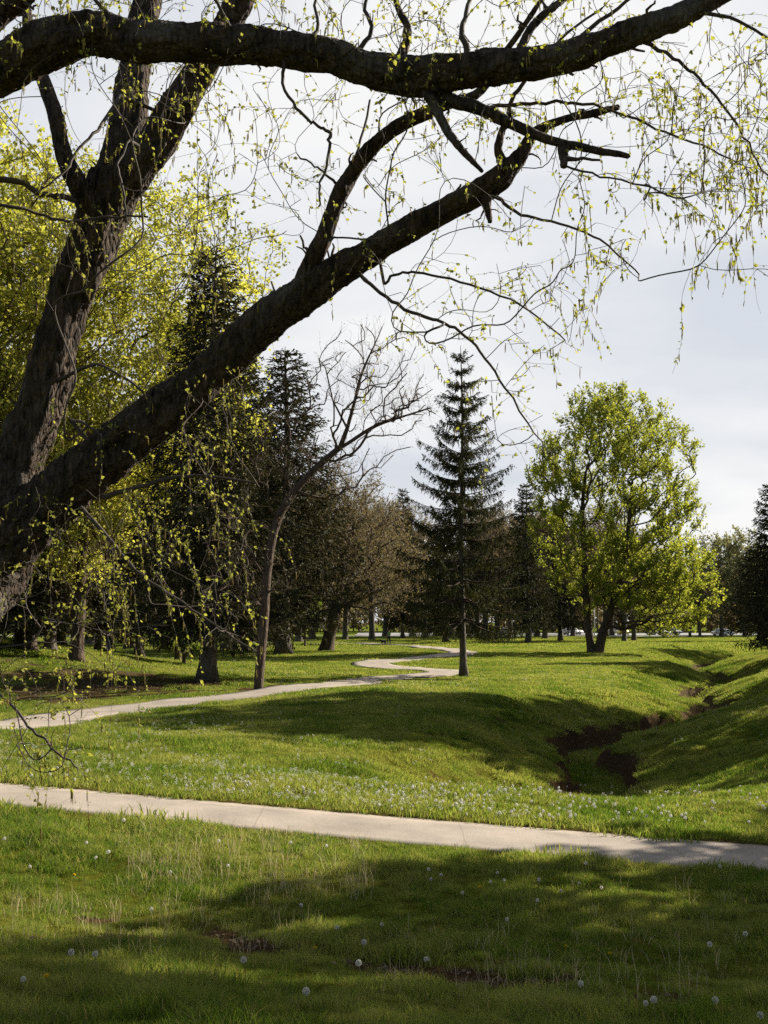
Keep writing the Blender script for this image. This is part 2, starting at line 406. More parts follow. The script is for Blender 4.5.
def grassmat(name='grass_blade', k=1.0):
    m, t, o = mat(name)
    g = N(t, 'ShaderNodeNewGeometry')
    n1 = N(t, 'ShaderNodeTexNoise', Scale=.35, Detail=5.0); L(t, g, 'Position', n1, 'Vector')
    n2 = N(t, 'ShaderNodeTexNoise', Scale=3.5, Detail=3.0); L(t, g, 'Position', n2, 'Vector')
    ad = N(t, 'ShaderNodeMath', operation='MULTIPLY_ADD'); L(t, n2, 'Fac', ad, 0); ad.inputs[1].default_value = .6; L(t, n1, 'Fac', ad, 2)
    ad2 = N(t, 'ShaderNodeMath', operation='MULTIPLY_ADD'); L(t, g, 'Random Per Island', ad2, 0); ad2.inputs[1].default_value = .22; L(t, ad, 0, ad2, 2)
    r = N(t, 'ShaderNodeValToRGB'); e = r.color_ramp.elements
    e[0].position = .62; e[0].color = (.045 * k, .088 * k, .010, 1)
    e[1].position = 1.16 if False else 1.0; e[1].color = (.188 * k, .198 * k, .058, 1)
    q = e.new(.82); q.color = (.095 * k, .136 * k, .022, 1)
    L(t, ad2, 0, r, 0)
    # some straw-coloured blades
    gt = N(t, 'ShaderNodeMath', operation='GREATER_THAN'); L(t, g, 'Random Per Island', gt, 0); gt.inputs[1].default_value = .935
    ms = N(t, 'ShaderNodeMix', data_type='RGBA'); L(t, gt, 0, ms, 0); L(t, r, 0, ms, 6); ms.inputs[7].default_value = (.26, .21, .10, 1)
    b = N(t, 'ShaderNodeBsdfPrincipled', Roughness=.75); b.inputs['Specular IOR Level'].default_value = .06; L(t, ms, 2, b, 'Base Color')
    tr = N(t, 'ShaderNodeBsdfTranslucent'); mu = N(t, 'ShaderNodeMix', data_type='RGBA', blend_type='MULTIPLY'); mu.inputs[0].default_value = 1
    L(t, ms, 2, mu, 6); mu.inputs[7].default_value = (1.75, 1.75, .9, 1); L(t, mu, 2, tr, 0)
    x = N(t, 'ShaderNodeMixShader'); x.inputs[0].default_value = .45; L(t, b, 0, x, 1); L(t, tr, 0, x, 2); L(t, x, 0, o, 0)
    return m
def concrete(name='concrete', base=(.32, .27, .22), joints=True):
    m, t, o = mat(name); b = N(t, 'ShaderNodeBsdfPrincipled', Roughness=.9); b.inputs['Specular IOR Level'].default_value = .2
    g = N(t, 'ShaderNodeNewGeometry')
    n1 = N(t, 'ShaderNodeTexNoise', Scale=1.2, Detail=6.0, Roughness=.6); L(t, g, 'Position', n1, 'Vector')
    n2 = N(t, 'ShaderNodeTexNoise', Scale=60.0, Detail=4.0, Roughness=.8); L(t, g, 'Position', n2, 'Vector')
    c1 = ramp2(t, n1, 'Fac', tuple(c * .72 for c in base), tuple(c * 1.08 for c in base), .3, .66)
    c2 = ramp2(t, n2, 'Fac', (.72, .72, .72), (1.12, 1.1, 1.08), .3, .7)
    mg = N(t, 'ShaderNodeMix', data_type='RGBA', blend_type='MULTIPLY'); mg.inputs[0].default_value = 1; L(t, c1, 0, mg, 6); L(t, c2, 0, mg, 7)
    last = mg
    if joints:
        uvn = N(t, 'ShaderNodeTexCoord'); sp = N(t, 'ShaderNodeSeparateXYZ'); L(t, uvn, 'UV', sp, 0)
        wv = N(t, 'ShaderNodeMath', operation='MULTIPLY_ADD'); n4 = N(t, 'ShaderNodeTexNoise', Scale=2.0); L(t, g, 'Position', n4, 'Vector')
        L(t, n4, 'Fac', wv, 0); wv.inputs[1].default_value = .05; L(t, sp, 0, wv, 2)
        md = N(t, 'ShaderNodeMath', operation='PINGPONG'); L(t, wv, 0, md, 0); md.inputs[1].default_value = 1.5
        lt = N(t, 'ShaderNodeMath', operation='LESS_THAN'); L(t, md, 0, lt, 0); lt.inputs[1].default_value = .010
        v = N(t, 'ShaderNodeTexVoronoi', feature='DISTANCE_TO_EDGE', Scale=.55); L(t, g, 'Position', v, 'Vector')
        lt2 = N(t, 'ShaderNodeMath', operation='LESS_THAN'); L(t, v, 'Distance', lt2, 0); lt2.inputs[1].default_value = .0022
        mxm = N(t, 'ShaderNodeMath', operation='MAXIMUM'); L(t, lt, 0, mxm, 0); L(t, lt2, 0, mxm, 1)
        ml = N(t, 'ShaderNodeMath', operation='MULTIPLY'); L(t, mxm, 0, ml, 0); ml.inputs[1].default_value = .35
        # edge dirt and grass clippings
        pe = N(t, 'ShaderNodeMath', operation='ABSOLUTE'); L(t, sp, 1, pe, 0)
        er = N(t, 'ShaderNodeMapRange'); L(t, pe, 0, er, 0); er.inputs[1].default_value = .8; er.inputs[2].default_value = 1.02; er.inputs[4].default_value = .5
        ms = N(t, 'ShaderNodeMath', operation='MAXIMUM'); L(t, ml, 0, ms, 0); L(t, er, 0, ms, 1)
        mj = N(t, 'ShaderNodeMix', data_type='RGBA'); L(t, ms, 0, mj, 0); L(t, mg, 2, mj, 6); mj.inputs[7].default_value = (.10, .085, .06, 1); last = mj
    L(t, last, 2, b, 'Base Color')
    bp = N(t, 'ShaderNodeBump', Strength=.35, Distance=.01); L(t, n2, 'Fac', bp, 'Height'); L(t, bp, 0, b, 'Normal'); L(t, b, 0, o, 0)
    return m

M_ground = groundmat(); M_grass = grassmat(); M_path = concrete()
M_bark_fg = barkmat('furrowed_bark', (.008, .006, .0045), (.115, .082, .058), (20, 20, 6), 1.0, .04, (.14, .125, .10))
M_bark = barkmat('brown_bark', (.03, .02, .014), (.13, .092, .066), (9, 9, 2.2), .7, .05)
M_bark_grey = barkmat('grey_bark', (.045, .036, .03), (.15, .125, .10), (9, 9, 2.2), .7, .05)
M_twig = simple('brown_twig', (.10, .072, .05), .85, var=.3)
M_twig_pale = simple('pale_twig', (.15, .125, .09), .85, var=.3)
M_twig_fg = simple('dark_twig', (.06, .045, .033), .8, var=.35, scale=3.0)
M_leaf_fg = leafmat('spring_leaf', [(.18, .20, .035), (.28, .28, .055), (.36, .33, .09)], (1.3, 1.3, .8), .5)
M_catkin = leafmat('catkin', [(.22, .17, .05), (.34, .27, .07)], (1.2, 1.1, .8), .3)
M_maple = leafmat('maple_leaf', [(.12, .155, .024), (.21, .245, .040), (.33, .34, .07)], (1.5, 1.4, .8), .5, patch=.0)
M_yellow = leafmat('yellow_green_leaf', [(.22, .235, .035), (.32, .315, .06), (.42, .40, .10)], (1.55, 1.5, .95), .55, patch=.12)
M_green = leafmat('fresh_leaf', [(.07, .12, .012), (.14, .19, .025)], (1.3, 1.3, .8), .45)
M_bud = leafmat('brown_bud', [(.13, .105, .06), (.19, .155, .085), (.26, .225, .11)], (1.2, 1.1, .8), .3)
M_needle = leafmat('spruce_needle', [(.040, .040, .022), (.062, .058, .030), (.105, .090, .048)], (1.2, 1.2, .8), .15, .6)
M_needle_f = leafmat('drooping_spruce_needle', [(.030, .036, .017), (.055, .058, .025), (.12, .105, .045)], (1.2, 1.2, .8), .2, .6)
M_far = leafmat('hazed_far_leaf', [(.16, .16, .075), (.26, .25, .13)], (1.2, 1.2, .8), .35)  # leaf colour lightened: distance haze and sun are put into it

# ------------------------------------------------------------------ ground sheet
def build_ground():
    fine = np.radians(np.linspace(-33, 33, 430)); a1 = np.radians(np.linspace(33, 327, 80))[1:-1]
    th = np.concatenate([fine, a1])
    rr = [0.6]
    while rr[-1] < 3000: rr.append(rr[-1] * (1.0062 if rr[-1] < 160 else 1.03) + .004)
    rr = np.array(rr)
    R, T = np.meshgrid(rr, th, indexing='ij')
    X = R * np.sin(T); Y = R * np.cos(T)
    Z = Hc(X, Y)
    nr, ntt = X.shape
    gz_r = np.gradient(Z, axis=0) / np.gradient(R, axis=0)
    dT = np.hypot(np.gradient(X, axis=1), np.gradient(Y, axis=1)) + 1e-9
    gz_t = np.gradient(Z, axis=1) / dT
    S = np.hypot(gz_r, gz_t)
    pd = path_d(X, Y)
    D = dirtmask(X, Y, np.where(pd < .4, 0, S))
    D = np.maximum(D, .8 * (1 - sstep(.0, .14, np.abs(pd) + .2 * fbm(X * 5, Y * 5, 2))))
    V = np.stack([X, Y, Z], -1).reshape(-1, 3)
    V = np.vstack([V, [[0, 0, float(Hc(np.array(0.), np.array(0.)))]]])
    i = np.arange(nr - 1)[:, None] * ntt; j = np.arange(ntt)[None]; j2 = (j + 1) % ntt
    F = np.stack([i + j, i + ntt + j, i + ntt + j2, i + j2], -1).reshape(-1, 4)
    c = len(V) - 1
    F3 = np.array([(c, q, (q + 1) % ntt) for q in range(ntt)])
    dirt = np.append(D.ravel(), 0); th_ = np.append((1 - sstep(30, 70, Y)).ravel(), 1)
    me = make_mesh('ground', V, [F, F3], M_ground, True, attrs={'dirt': dirt, 'thatch': th_})
    tag(link('ground', me), None, kind='structure')
build_ground()

def ribbon(A, B, lift, name, m, across=7, joint=True):
    n = len(A); mid = (A + B) / 2
    u = np.concatenate([[0], np.cumsum(np.linalg.norm(np.diff(mid, axis=0), axis=1))])
    t = np.linspace(0, 1, across)
    P = A[:, None] * (1 - t)[None, :, None] + B[:, None] * t[None, :, None]
    Z = H0(P[..., 0], P[..., 1]) + lift + .0006 * np.clip(P[..., 1] - 20, 0, 200)
    top = np.concatenate([P, Z[..., None]], -1)
    e0 = top[:, :1].copy(); e0[..., 2] -= .15; e1 = top[:, -1:].copy(); e1[..., 2] -= .15
    V = np.concatenate([e0, top, e1], 1); k = across + 2
    uv = np.zeros((n, k, 2)); uv[..., 0] = u[:, None]; uv[:, 1:-1, 1] = t[None] * 2 - 1; uv[:, 0, 1] = -1; uv[:, -1, 1] = 1
    i = np.arange(n - 1)[:, None] * k; j = np.arange(k - 1)[None]
    F = np.stack([i + j, i + k + j, i + k + j + 1, i + j + 1], -1).reshape(-1, 4)
    me = make_mesh(name, V.reshape(-1, 3), F, m, False, uv=uv.reshape(-1, 2))
    return tag(link(name, me), None, kind='structure')
def densify(P, step):
    d = np.concatenate([[0], np.cumsum(np.linalg.norm(np.diff(P, axis=0), axis=1))])
    s = np.arange(0, d[-1], step)
    return np.stack([np.interp(s, d, P[:, q]) for q in range(P.shape[1])], 1)
EE = densify(np.hstack([NEAR_MID, (ea - eb) / 2]), .15)
wob = .03 * fbm(EE[:, 0] * 2, EE[:, 1] * 2 + 3, 3)[:, None]
ribbon(EE[:, :2] - EE[:, 2:] * (1 + wob), EE[:, :2] + EE[:, 2:] * (1 - wob), -.02, 'path', M_path)
fm = densify(FAR_MID, .35); tg = np.gradient(fm, axis=0); tg /= np.linalg.norm(tg, axis=1)[:, None]
nn = np.stack([-tg[:, 1], tg[:, 0]], 1)
ribbon(fm - nn * 1.25, fm + nn * 1.25, .03, 'path', M_path)

# road and parking strip far behind the trees
def strip(name, x0, x1, y0, y1, m, lift=.12):
    xs = np.linspace(x0, x1, 60); ys = np.linspace(y0, y1, 6); X, Y = np.meshgrid(xs, ys, indexing='ij')
    Z = H0(X, Y) + lift
    V = np.stack([X, Y, Z], -1).reshape(-1, 3); i = np.arange(59)[:, None] * 6; j = np.arange(5)[None]
    F = np.stack([i + j, i + 6 + j, i + 7 + j, i + j + 1], -1).reshape(-1, 4)
    return tag(link(name, make_mesh(name, V, F, m)), None, kind='structure')
M_road = simple('pale_asphalt', (.22, .215, .21), .9, var=.1)
strip('road', -90, 200, 208, 217, M_road)
strip('parking_lot', -6, 95, 226, 262, M_road)

# ------------------------------------------------------------------ grass
def euler_align(nrm, rz):
    z = nrm / np.linalg.norm(nrm, axis=1)[:, None]
    x = np.stack([np.cos(rz), np.sin(rz), np.zeros_like(rz)], 1); x -= z * (x * z).sum(1)[:, None]; x /= np.linalg.norm(x, axis=1)[:, None]
    y = np.cross(z, x)
    ry = np.arcsin(np.clip(-x[:, 2], -1, 1)); rx = np.arctan2(y[:, 2], z[:, 2]); rzz = np.arctan2(x[:, 1], x[:, 0])
    return np.stack([rx, ry, rzz], 1)
def blades(rng, n, rad, h0, h1, w, lean=.5):
    a = rng.rand(n) * 2 * np.pi; r = rad * np.sqrt(rng.rand(n))
    b = np.stack([r * np.cos(a), r * np.sin(a), np.full(n, -.02)], 1)
    h = h0 + (h1 - h0) * rng.rand(n) ** 1.5; ang = rng.rand(n) * 2 * np.pi; face = rng.rand(n) * np.pi
    ln = (rng.rand(n) * lean + .08) * h
    d = np.stack([np.cos(ang) * ln, np.sin(ang) * ln, np.zeros(n)], 1); s = np.stack([np.cos(face), np.sin(face), np.zeros(n)], 1) * w / 2 * (.6 + .8 * rng.rand(n))[:, None]
    up = np.stack([np.zeros(n), np.zeros(n), h], 1)
    V = np.stack([b - s, b + s, b + .3 * d + .55 * up - s * .8, b + .3 * d + .55 * up + s * .8, b + d + up * (1 - .15 * rng.rand(n))[:, None]], 1)
    k = np.arange(n)[:, None] * 5
    return V.reshape(-1, 3), (k + np.array([[0, 1, 3, 2]])), (k + np.array([[2, 3, 4]]))
def scatter_stuff(name, label, protos, pos, eul, scl, m):
    """one object: prototype clumps and points in its mesh, instanced on the points by geometry nodes"""
    Vs = []; F4 = []; F3 = []; kind = []; n = 0
    for vi, (V, q, t3) in enumerate(protos):
        Vs.append(V); F4.append(q + n); F3.append(t3 + n); kind.append(np.full(len(V), vi + 1.)); n += len(V)
    npz = len(pos); pk = -(np.arange(npz) % len(protos) + 1.)
    V = np.vstack(Vs + [pos]); kd = np.concatenate(kind + [pk])
    E = np.vstack([np.zeros((n, 3)), eul]); S = np.concatenate([np.ones(n), scl])
    me = make_mesh(name, V, [np.vstack(F4), np.vstack(F3)], m, True, attrs={'kind_id': kd, 'rot': E, 'scl': S})
    o = link(name, me)
    g = bpy.data.node_groups.new(name + '_scatter', 'GeometryNodeTree')
    g.interface.new_socket('Geometry', in_out='INPUT', socket_type='NodeSocketGeometry')
    g.interface.new_socket('Geometry', in_out='OUTPUT', socket_type='NodeSocketGeometry')
    gi = N(g, 'NodeGroupInput'); go = N(g, 'NodeGroupOutput'); jn = N(g, 'GeometryNodeJoinGeometry')
    ka = N(g, 'GeometryNodeInputNamedAttribute', data_type='FLOAT'); ka.inputs[0].default_value = 'kind_id'
    ra = N(g, 'GeometryNodeInputNamedAttribute', data_type='FLOAT_VECTOR'); ra.inputs[0].default_value = 'rot'
    sa = N(g, 'GeometryNodeInputNamedAttribute', data_type='FLOAT'); sa.inputs[0].default_value = 'scl'
    for vi in range(len(protos)):
        def pick(val):
            c = N(g, 'FunctionNodeCompare', data_type='FLOAT', operation='EQUAL'); g.links.new(ka.outputs[0], c.inputs[0])
            c.inputs[1].default_value = val; c.inputs['Epsilon'].default_value = .1
            s = N(g, 'GeometryNodeSeparateGeometry', domain='POINT'); g.links.new(gi.outputs[0], s.inputs[0]); g.links.new(c.outputs[0], s.inputs[1]); return s
        a = pick(vi + 1.); b = pick(-(vi + 1.))
        ip = N(g, 'GeometryNodeInstanceOnPoints'); g.links.new(b.outputs[0], ip.inputs['Points']); g.links.new(a.outputs[0], ip.inputs['Instance'])
        g.links.new(ra.outputs[0], ip.inputs['Rotation']); g.links.new(sa.outputs[0], ip.inputs['Scale'])
        g.links.new(ip.outputs[0], jn.inputs[0])
    g.links.new(jn.outputs[0], go.inputs[0])
    md = o.modifiers.new('scatter', 'NODES'); md.node_group = g
    return tag(o, label, 'grass', kind='stuff')
def normals(x, y):
    e = .15; gx = (Hc(x + e, y) - Hc(x - e, y)) / (2 * e); gy = (Hc(x, y + e) - Hc(x, y - e)) / (2 * e)
    return np.stack([-gx, -gy, np.ones_like(gx)], 1), np.hypot(gx, gy)
def grass_zone(name, label, seed, y0, y1, n, protos, rad, kx=.55, hs=1.0, near_ditch=0):
    rng = np.random.RandomState(seed)
    y = np.sqrt(y0 ** 2 + (y1 ** 2 - y0 ** 2) * rng.rand(n)); x = (rng.rand(n) * 2 - 1) * (kx * y + 1.2)
    # a soft edge between the zones
    y = y + (rng.rand(n) - .5) * .12 * y
    if near_ditch:
        q_ = dist_poly(x, y, DITCH) < near_ditch; x, y = x[q_], y[q_]
    nr, sl = normals(x, y); pd = path_d(x, y); d = dirtmask(x, y, np.where(pd < .4, 0, sl))
    keep = (pd > rad * .45) & (rng.rand(len(x)) > d * 1.15 - .02)
    x, y, nr, d = x[keep], y[keep], nr[keep], d[keep]
    hg = np.clip(.85 + 1.9 * fbm(x * .8, y * .8, 3) + 2.4 * fbm(x * 3, y * 3, 3), .5, 2.0) * (1 - .45 * d) * hs
    # tussocks along the swale and the path edge
    hg = hg * (1 + .5 * np.exp(-(np.abs(path_d(x, y)) / .25) ** 2))
    pos = np.stack([x, y, Hc(x, y)], 1)
    return scatter_stuff(name, label, protos, pos, euler_align(nr, rng.rand(len(x)) * 6.283), hg, M_grass)
rg = np.random.RandomState(3)
near_p = [blades(rg, 70, .13, .05, .13, .0048, .95) for _ in range(4)]
mid_p = [blades(rg, 190, .32, .05, .12, .010, .8) for _ in range(3)]
far_p = [blades(rg, 420, .95, .06, .14, .028, .7) for _ in range(3)]
grass_zone('grass', 'ankle high green grass of the shaded slope and swale nearest the viewer', 11, 3.2, 15, 15000, near_p, .13)
grass_zone('grass', 'sunlit short grass on both sides of the near concrete path and in the middle meadow', 12, 14, 42, 16500, mid_p, .32)
grass_zone('grass', 'thin short grass of the far meadow around the winding path', 13, 38, 125, 16000, far_p, .95, hs=.8)

far_q = [blades(rg, 420, 2.2, .07, .16, .07, .7) for _ in range(2)]
grass_zone('grass', 'distant grass between the background trunks and the road', 15, 118, 206, 7000, far_q, 2.2, hs=.9)
grass_zone('grass', 'grass folding over the banks of the winding creek bed', 14, 36, 95, 42000, mid_p, .32, near_ditch=8, hs=1.1)
rngE = np.random.RandomState(77); exy = []
for E_, sg in ((ea, 1), (eb, -1)):
    E2 = densify(E_, .035); E2 = E2[(np.abs(E2[:, 0]) < 13)]; o_ = sg * (.03 + .10 * rngE.rand(len(E2)) ** 1.0 - .05 * rngE.rand(len(E2))); exy.append(np.stack([E2[:, 0] + .03 * rngE.randn(len(E2)), E2[:, 1] + o_ + .05 * sg * fbm(E2[:, 0] * 1.5, E2[:, 1] * 0 + sg, 3)], 1))
exy = np.vstack(exy); nrE, _s = normals(exy[:, 0], exy[:, 1]); edge_p = [blades(rg, 16, .06, .04, .10, .005, 1.0) for _ in range(3)]
scatter_stuff('grass', 'ragged grass hanging over both edges of the near concrete path', edge_p, np.stack([exy[:, 0], exy[:, 1], H0(exy[:, 0], exy[:, 1]) - .025], 1), euler_align(nrE, rngE.rand(len(exy)) * 6.28), .7 + .8 * rngE.rand(len(exy)), M_grass)

# ------------------------------------------------------------------ trees: skeletons grown into a crown
class Skel:
    def __init__(s):
        s.P = []; s.par = []; s.acc = []; s.A = np.zeros((60000, 3)); s.ln = np.zeros(60000); s.n = 0; s.fix = {}
    def add(s, p, par, r=None):
        i = s.n; s.A[i] = p; s.par.append(par); s.ln[i] = 0 if par < 0 else s.ln[par] + np.linalg.norm(s.A[i] - s.A[par]); s.n += 1
        if r is not None: s.fix[i] = r
        return i
    def line(s, pts, par=-1, rad=None, step=.5):
        pts = np.asarray(pts, float); ids = []
        for k, p in enumerate(pts):
            par = s.add(p, par, None if rad is None else rad[k]); ids.append(par)
        return ids
    def colonize(s, targets, rng, step, k=.35, droop=0.0, jit=.12, start=0, up=0.0, maxr=None, pf=.35):
        root = s.A[start].copy(); tips = []
        T = targets[np.argsort(np.linalg.norm(targets - root, axis=1))]
        for t in T:
            A = s.A[start:s.n]
            d = np.linalg.norm(A - t, axis=1)
            i = int(np.argmin(d + k * s.ln[start:s.n] + np.where(A[:, 2] > t[2], .4 * (A[:, 2] - t[2]), 0))) + start
            D = np.linalg.norm(s.A[i] - t)
            if D < step * .5: tips.append(i); continue
            if maxr and D > maxr: continue
            pd = s.A[i] - s.A[s.par[i]] if s.par[i] >= 0 else np.array((0, 0, 1.)); pd = pd / (np.linalg.norm(pd) + 1e-9)
            n = max(2, int(D / step)); p0 = s.A[i].copy()
            c1 = p0 + (pd + np.array((0, 0, up))) * D * pf; c2 = t + (p0 - t) * .3 + np.array((0, 0, droop * D))
            par = i; off = rng.randn(3) * jit * D * .3
            for q in range(1, n + 1):
                u = q / n
                p = (1 - u) ** 3 * p0 + 3 * (1 - u) ** 2 * u * c1 + 3 * (1 - u) * u * u * c2 + u ** 3 * t
                p = p + off * math.sin(u * 3.14159 * 1.6) + rng.randn(3) * jit * step * .45
                par = s.add(p, par)
            tips.append(par)
        return tips
    def radii(s, base, tip, ex=.5):
        n = s.n; cnt = np.zeros(n); has = np.zeros(n, bool); par = np.array(s.par)
        for i in range(n):
            if par[i] >= 0: has[par[i]] = True
        cnt[~has] = 1
        for i in range(n - 1, 0, -1):
            if par[i] >= 0: cnt[par[i]] += cnt[i]
        r = tip + (base - tip) * (cnt / cnt[0]) ** ex
        for i, v in s.fix.items(): r[i] = v
        s.cnt = cnt; s.r = r
        return r
    def emit(s, mb, lo=0.0, hi=1e9, sides=None, start=0):
        par = np.array(s.par); n = s.n; kids = [[] for _ in range(n)]
        for i in range(n):
            if par[i] >= 0: kids[par[i]].append(i)
        stack = [(i, -1) for i in range(n) if par[i] < 0]
        while stack:
            i, p = stack.pop(); ch = ([p] if p >= 0 else []) + [i]
            while kids[i]:
                ks = sorted(kids[i], key=lambda q: -s.cnt[q])
                for q in ks[1:]: stack.append((q, i))
                i = ks[0]; ch.append(i)
            ch = np.array(ch)
            if len(ch) < 2: continue
            R = s.r[ch].copy()
            if p >= 0: R[0] = min(R[0], R[1] * 1.5)
            # split by thickness range
            ok = (R >= lo) & (R < hi)
            if not ok.any(): continue
            a = np.argmax(ok); b = len(ok) - 1 - np.argmax(ok[::-1])
            if a > 0: a -= 1
            if b < len(ch) - 1 and lo > 0: pass
            seg = ch[a:b + 1]
            if len(seg) < 2: continue
            rm = R[a:b + 1].max()
            k = sides or (14 if rm > .25 else 9 if rm > .1 else 6 if rm > .04 else 4 if rm > .018 else 3)
            mb.tube(s.A[seg], R[a:b + 1], k, cap=(k > 8))
def leaves(mb, Cn, size, rng, up=0.0, long=1.0, axis=None, jitter=.25, hexa=False):
    n = len(Cn)
    if n == 0: return
    a = rng.randn(n, 3) if axis is None else axis + rng.randn(n, 3) * .45
    a[:, 2] += up; a /= np.linalg.norm(a, axis=1)[:, None] + 1e-9
    b = np.cross(a, rng.randn(n, 3)); b /= np.linalg.norm(b, axis=1)[:, None] + 1e-9
    sz = (size * (1 + jitter * rng.randn(n)).clip(.4, 1.8))[:, None]
    L_ = a * sz * long; Wd = b * sz * .5
    if hexa:
        c = np.cross(a, b) * sz * .12
        V = np.stack([Cn, Cn + L_ * .3 + Wd * .75 + c, Cn + L_ * .65 + Wd * .6 + c, Cn + L_, Cn + L_ * .65 - Wd * .6 + c, Cn + L_ * .3 - Wd * .75 + c], 1)
        k = np.arange(n)[:, None] * 6
        mb.add(V.reshape(-1, 3), np.vstack([k + np.array([[0, 1, 2, 3]]), k + np.array([[0, 3, 4, 5]])]))
    else:
        V = np.stack([Cn, Cn + L_ * .45 + Wd, Cn + L_, Cn + L_ * .45 - Wd], 1)
        mb.add(V.reshape(-1, 3), np.arange(n * 4).reshape(n, 4))
def twiglets(s, rng, maxcnt, per, length, r0, up=0.2, droop=0.0, spread=1.0, K=4, outward=.6, center=None):
    """short twigs on the outer skeleton nodes; returns P (m,K,3), R"""
    idx = np.where((s.cnt <= maxcnt) & (np.arange(s.n) > 2))[0]
    idx = np.repeat(idx, per)
    if per < 1: idx = idx
    par = np.array(s.par)[idx]; base = s.A[idx] + (s.A[par] - s.A[idx]) * rng.rand(len(idx))[:, None]
    g = s.A[idx] - s.A[par]; g /= np.linalg.norm(g, axis=1)[:, None] + 1e-9
    d = g * outward + rng.randn(len(idx), 3) * .5 * spread; d[:, 2] += up
    d /= np.linalg.norm(d, axis=1)[:, None]
    ln = length * (.4 + .9 * rng.rand(len(idx)))
    t = np.linspace(0, 1, K)[None, :, None]
    P = base[:, None] + d[:, None] * t * ln[:, None, None]
    P[:, :, 2] -= droop * (t[..., 0] ** 2) * ln[:, None]
    P[:, 1:] += rng.randn(len(idx), K - 1, 3) * (length * .05)
    R = np.full((len(idx), K), r0) * np.linspace(1, .45, K)[None]
    return P, R
def along(P, n, rng, lo=.15):
    m, K = P.shape[:2]; t = lo + (1 - lo) * rng.rand(m, n); f = t * (K - 1); i = np.minimum(f.astype(int), K - 2); w = (f - i)[..., None]
    r = np.arange(m)[:, None]
    Q = P[r, i] * (1 - w) + P[r, i + 1] * w; D = P[r, i + 1] - P[r, i]
    D = D / (np.linalg.norm(D, axis=2)[..., None] + 1e-9)
    return Q.reshape(-1, 3), D.reshape(-1, 3)
def ellips(rng, specs, n):
    w = np.array([q[6] if len(q) > 6 else q[3] * q[4] * q[5] for q in specs], float); w /= w.sum(); out = []
    for q, m in zip(specs, (w * n).astype(int) + 1):
        v = rng.randn(m, 3); v /= np.linalg.norm(v, axis=1)[:, None]; r = rng.rand(m) ** (1 / 2.0)
        out.append(np.array(q[:3]) + v * r[:, None] * np.array(q[3:6]))
    return np.vstack(out)

def deciduous(seed, stems, specs, n, base, tip=.02, step=.7, twig=(2, 3, .9, .012), up=.25, droop=0.0, leaf=None, bark=None, twigm=None, leafm=None, k=.35, ex=.62, jit=.08, tdroop=0.0, spread=1.0, flare=True):
    """returns (trunk mesh, twig mesh, leaf mesh); stems: list of (points, start radius)"""
    rng = np.random.RandomState(seed); s = Skel()
    for si, pts in enumerate(stems):
        P = smooth_poly(pts, 5)
        s.line(P, -1 if si == 0 else 0)
    s.colonize(ellips(rng, specs, n), rng, step, k=k, jit=jit, up=up * .3, droop=droop)
    s.radii(base, tip, ex)
    if flare:
        z0 = s.A[0, 2]
        for i in range(s.n):
            h = s.A[i, 2] - z0
            if h < 1.4 and s.r[i] > base * .35: s.r[i] *= 1 + .55 * max(0, 1 - h / 1.0) ** 2
    tb = MB(); s.emit(tb)
    for i in range(3):   # root swell
        a = rng.rand() * 6.28
    trunk = tb.mesh('trunk', bark)
    mt, per, ln, r0 = twig
    P, R = twiglets(s, rng, mt, per, ln, r0, up=up, droop=tdroop, spread=spread)
    wb = MB(); wb.tubes(P, R, 3); tw = wb.mesh('twigs', twigm)
    lm = None
    if leaf:
        cnt, size, long, lup, clump = leaf
        Q, D = along(P, cnt, rng); Q = Q + rng.randn(*Q.shape) * clump
        lb = MB(); leaves(lb, Q, size, rng, up=lup, long=long, axis=D * .7); lm = lb.mesh('foliage', leafm, smooth=False)
    return trunk, tw, lm
def plant_tree(name, label, meshes, loc, rz=0, sc=1.0, group=None, cat='tree'):
    t = thing(name, label, cat, loc, rz, group, sc)
    link('trunk', meshes[0], t)
    if meshes[1]: link('branches' if name.endswith('spruce') else 'twigs', meshes[1], t)
    if meshes[2]: link('foliage', meshes[2], t)
    return t

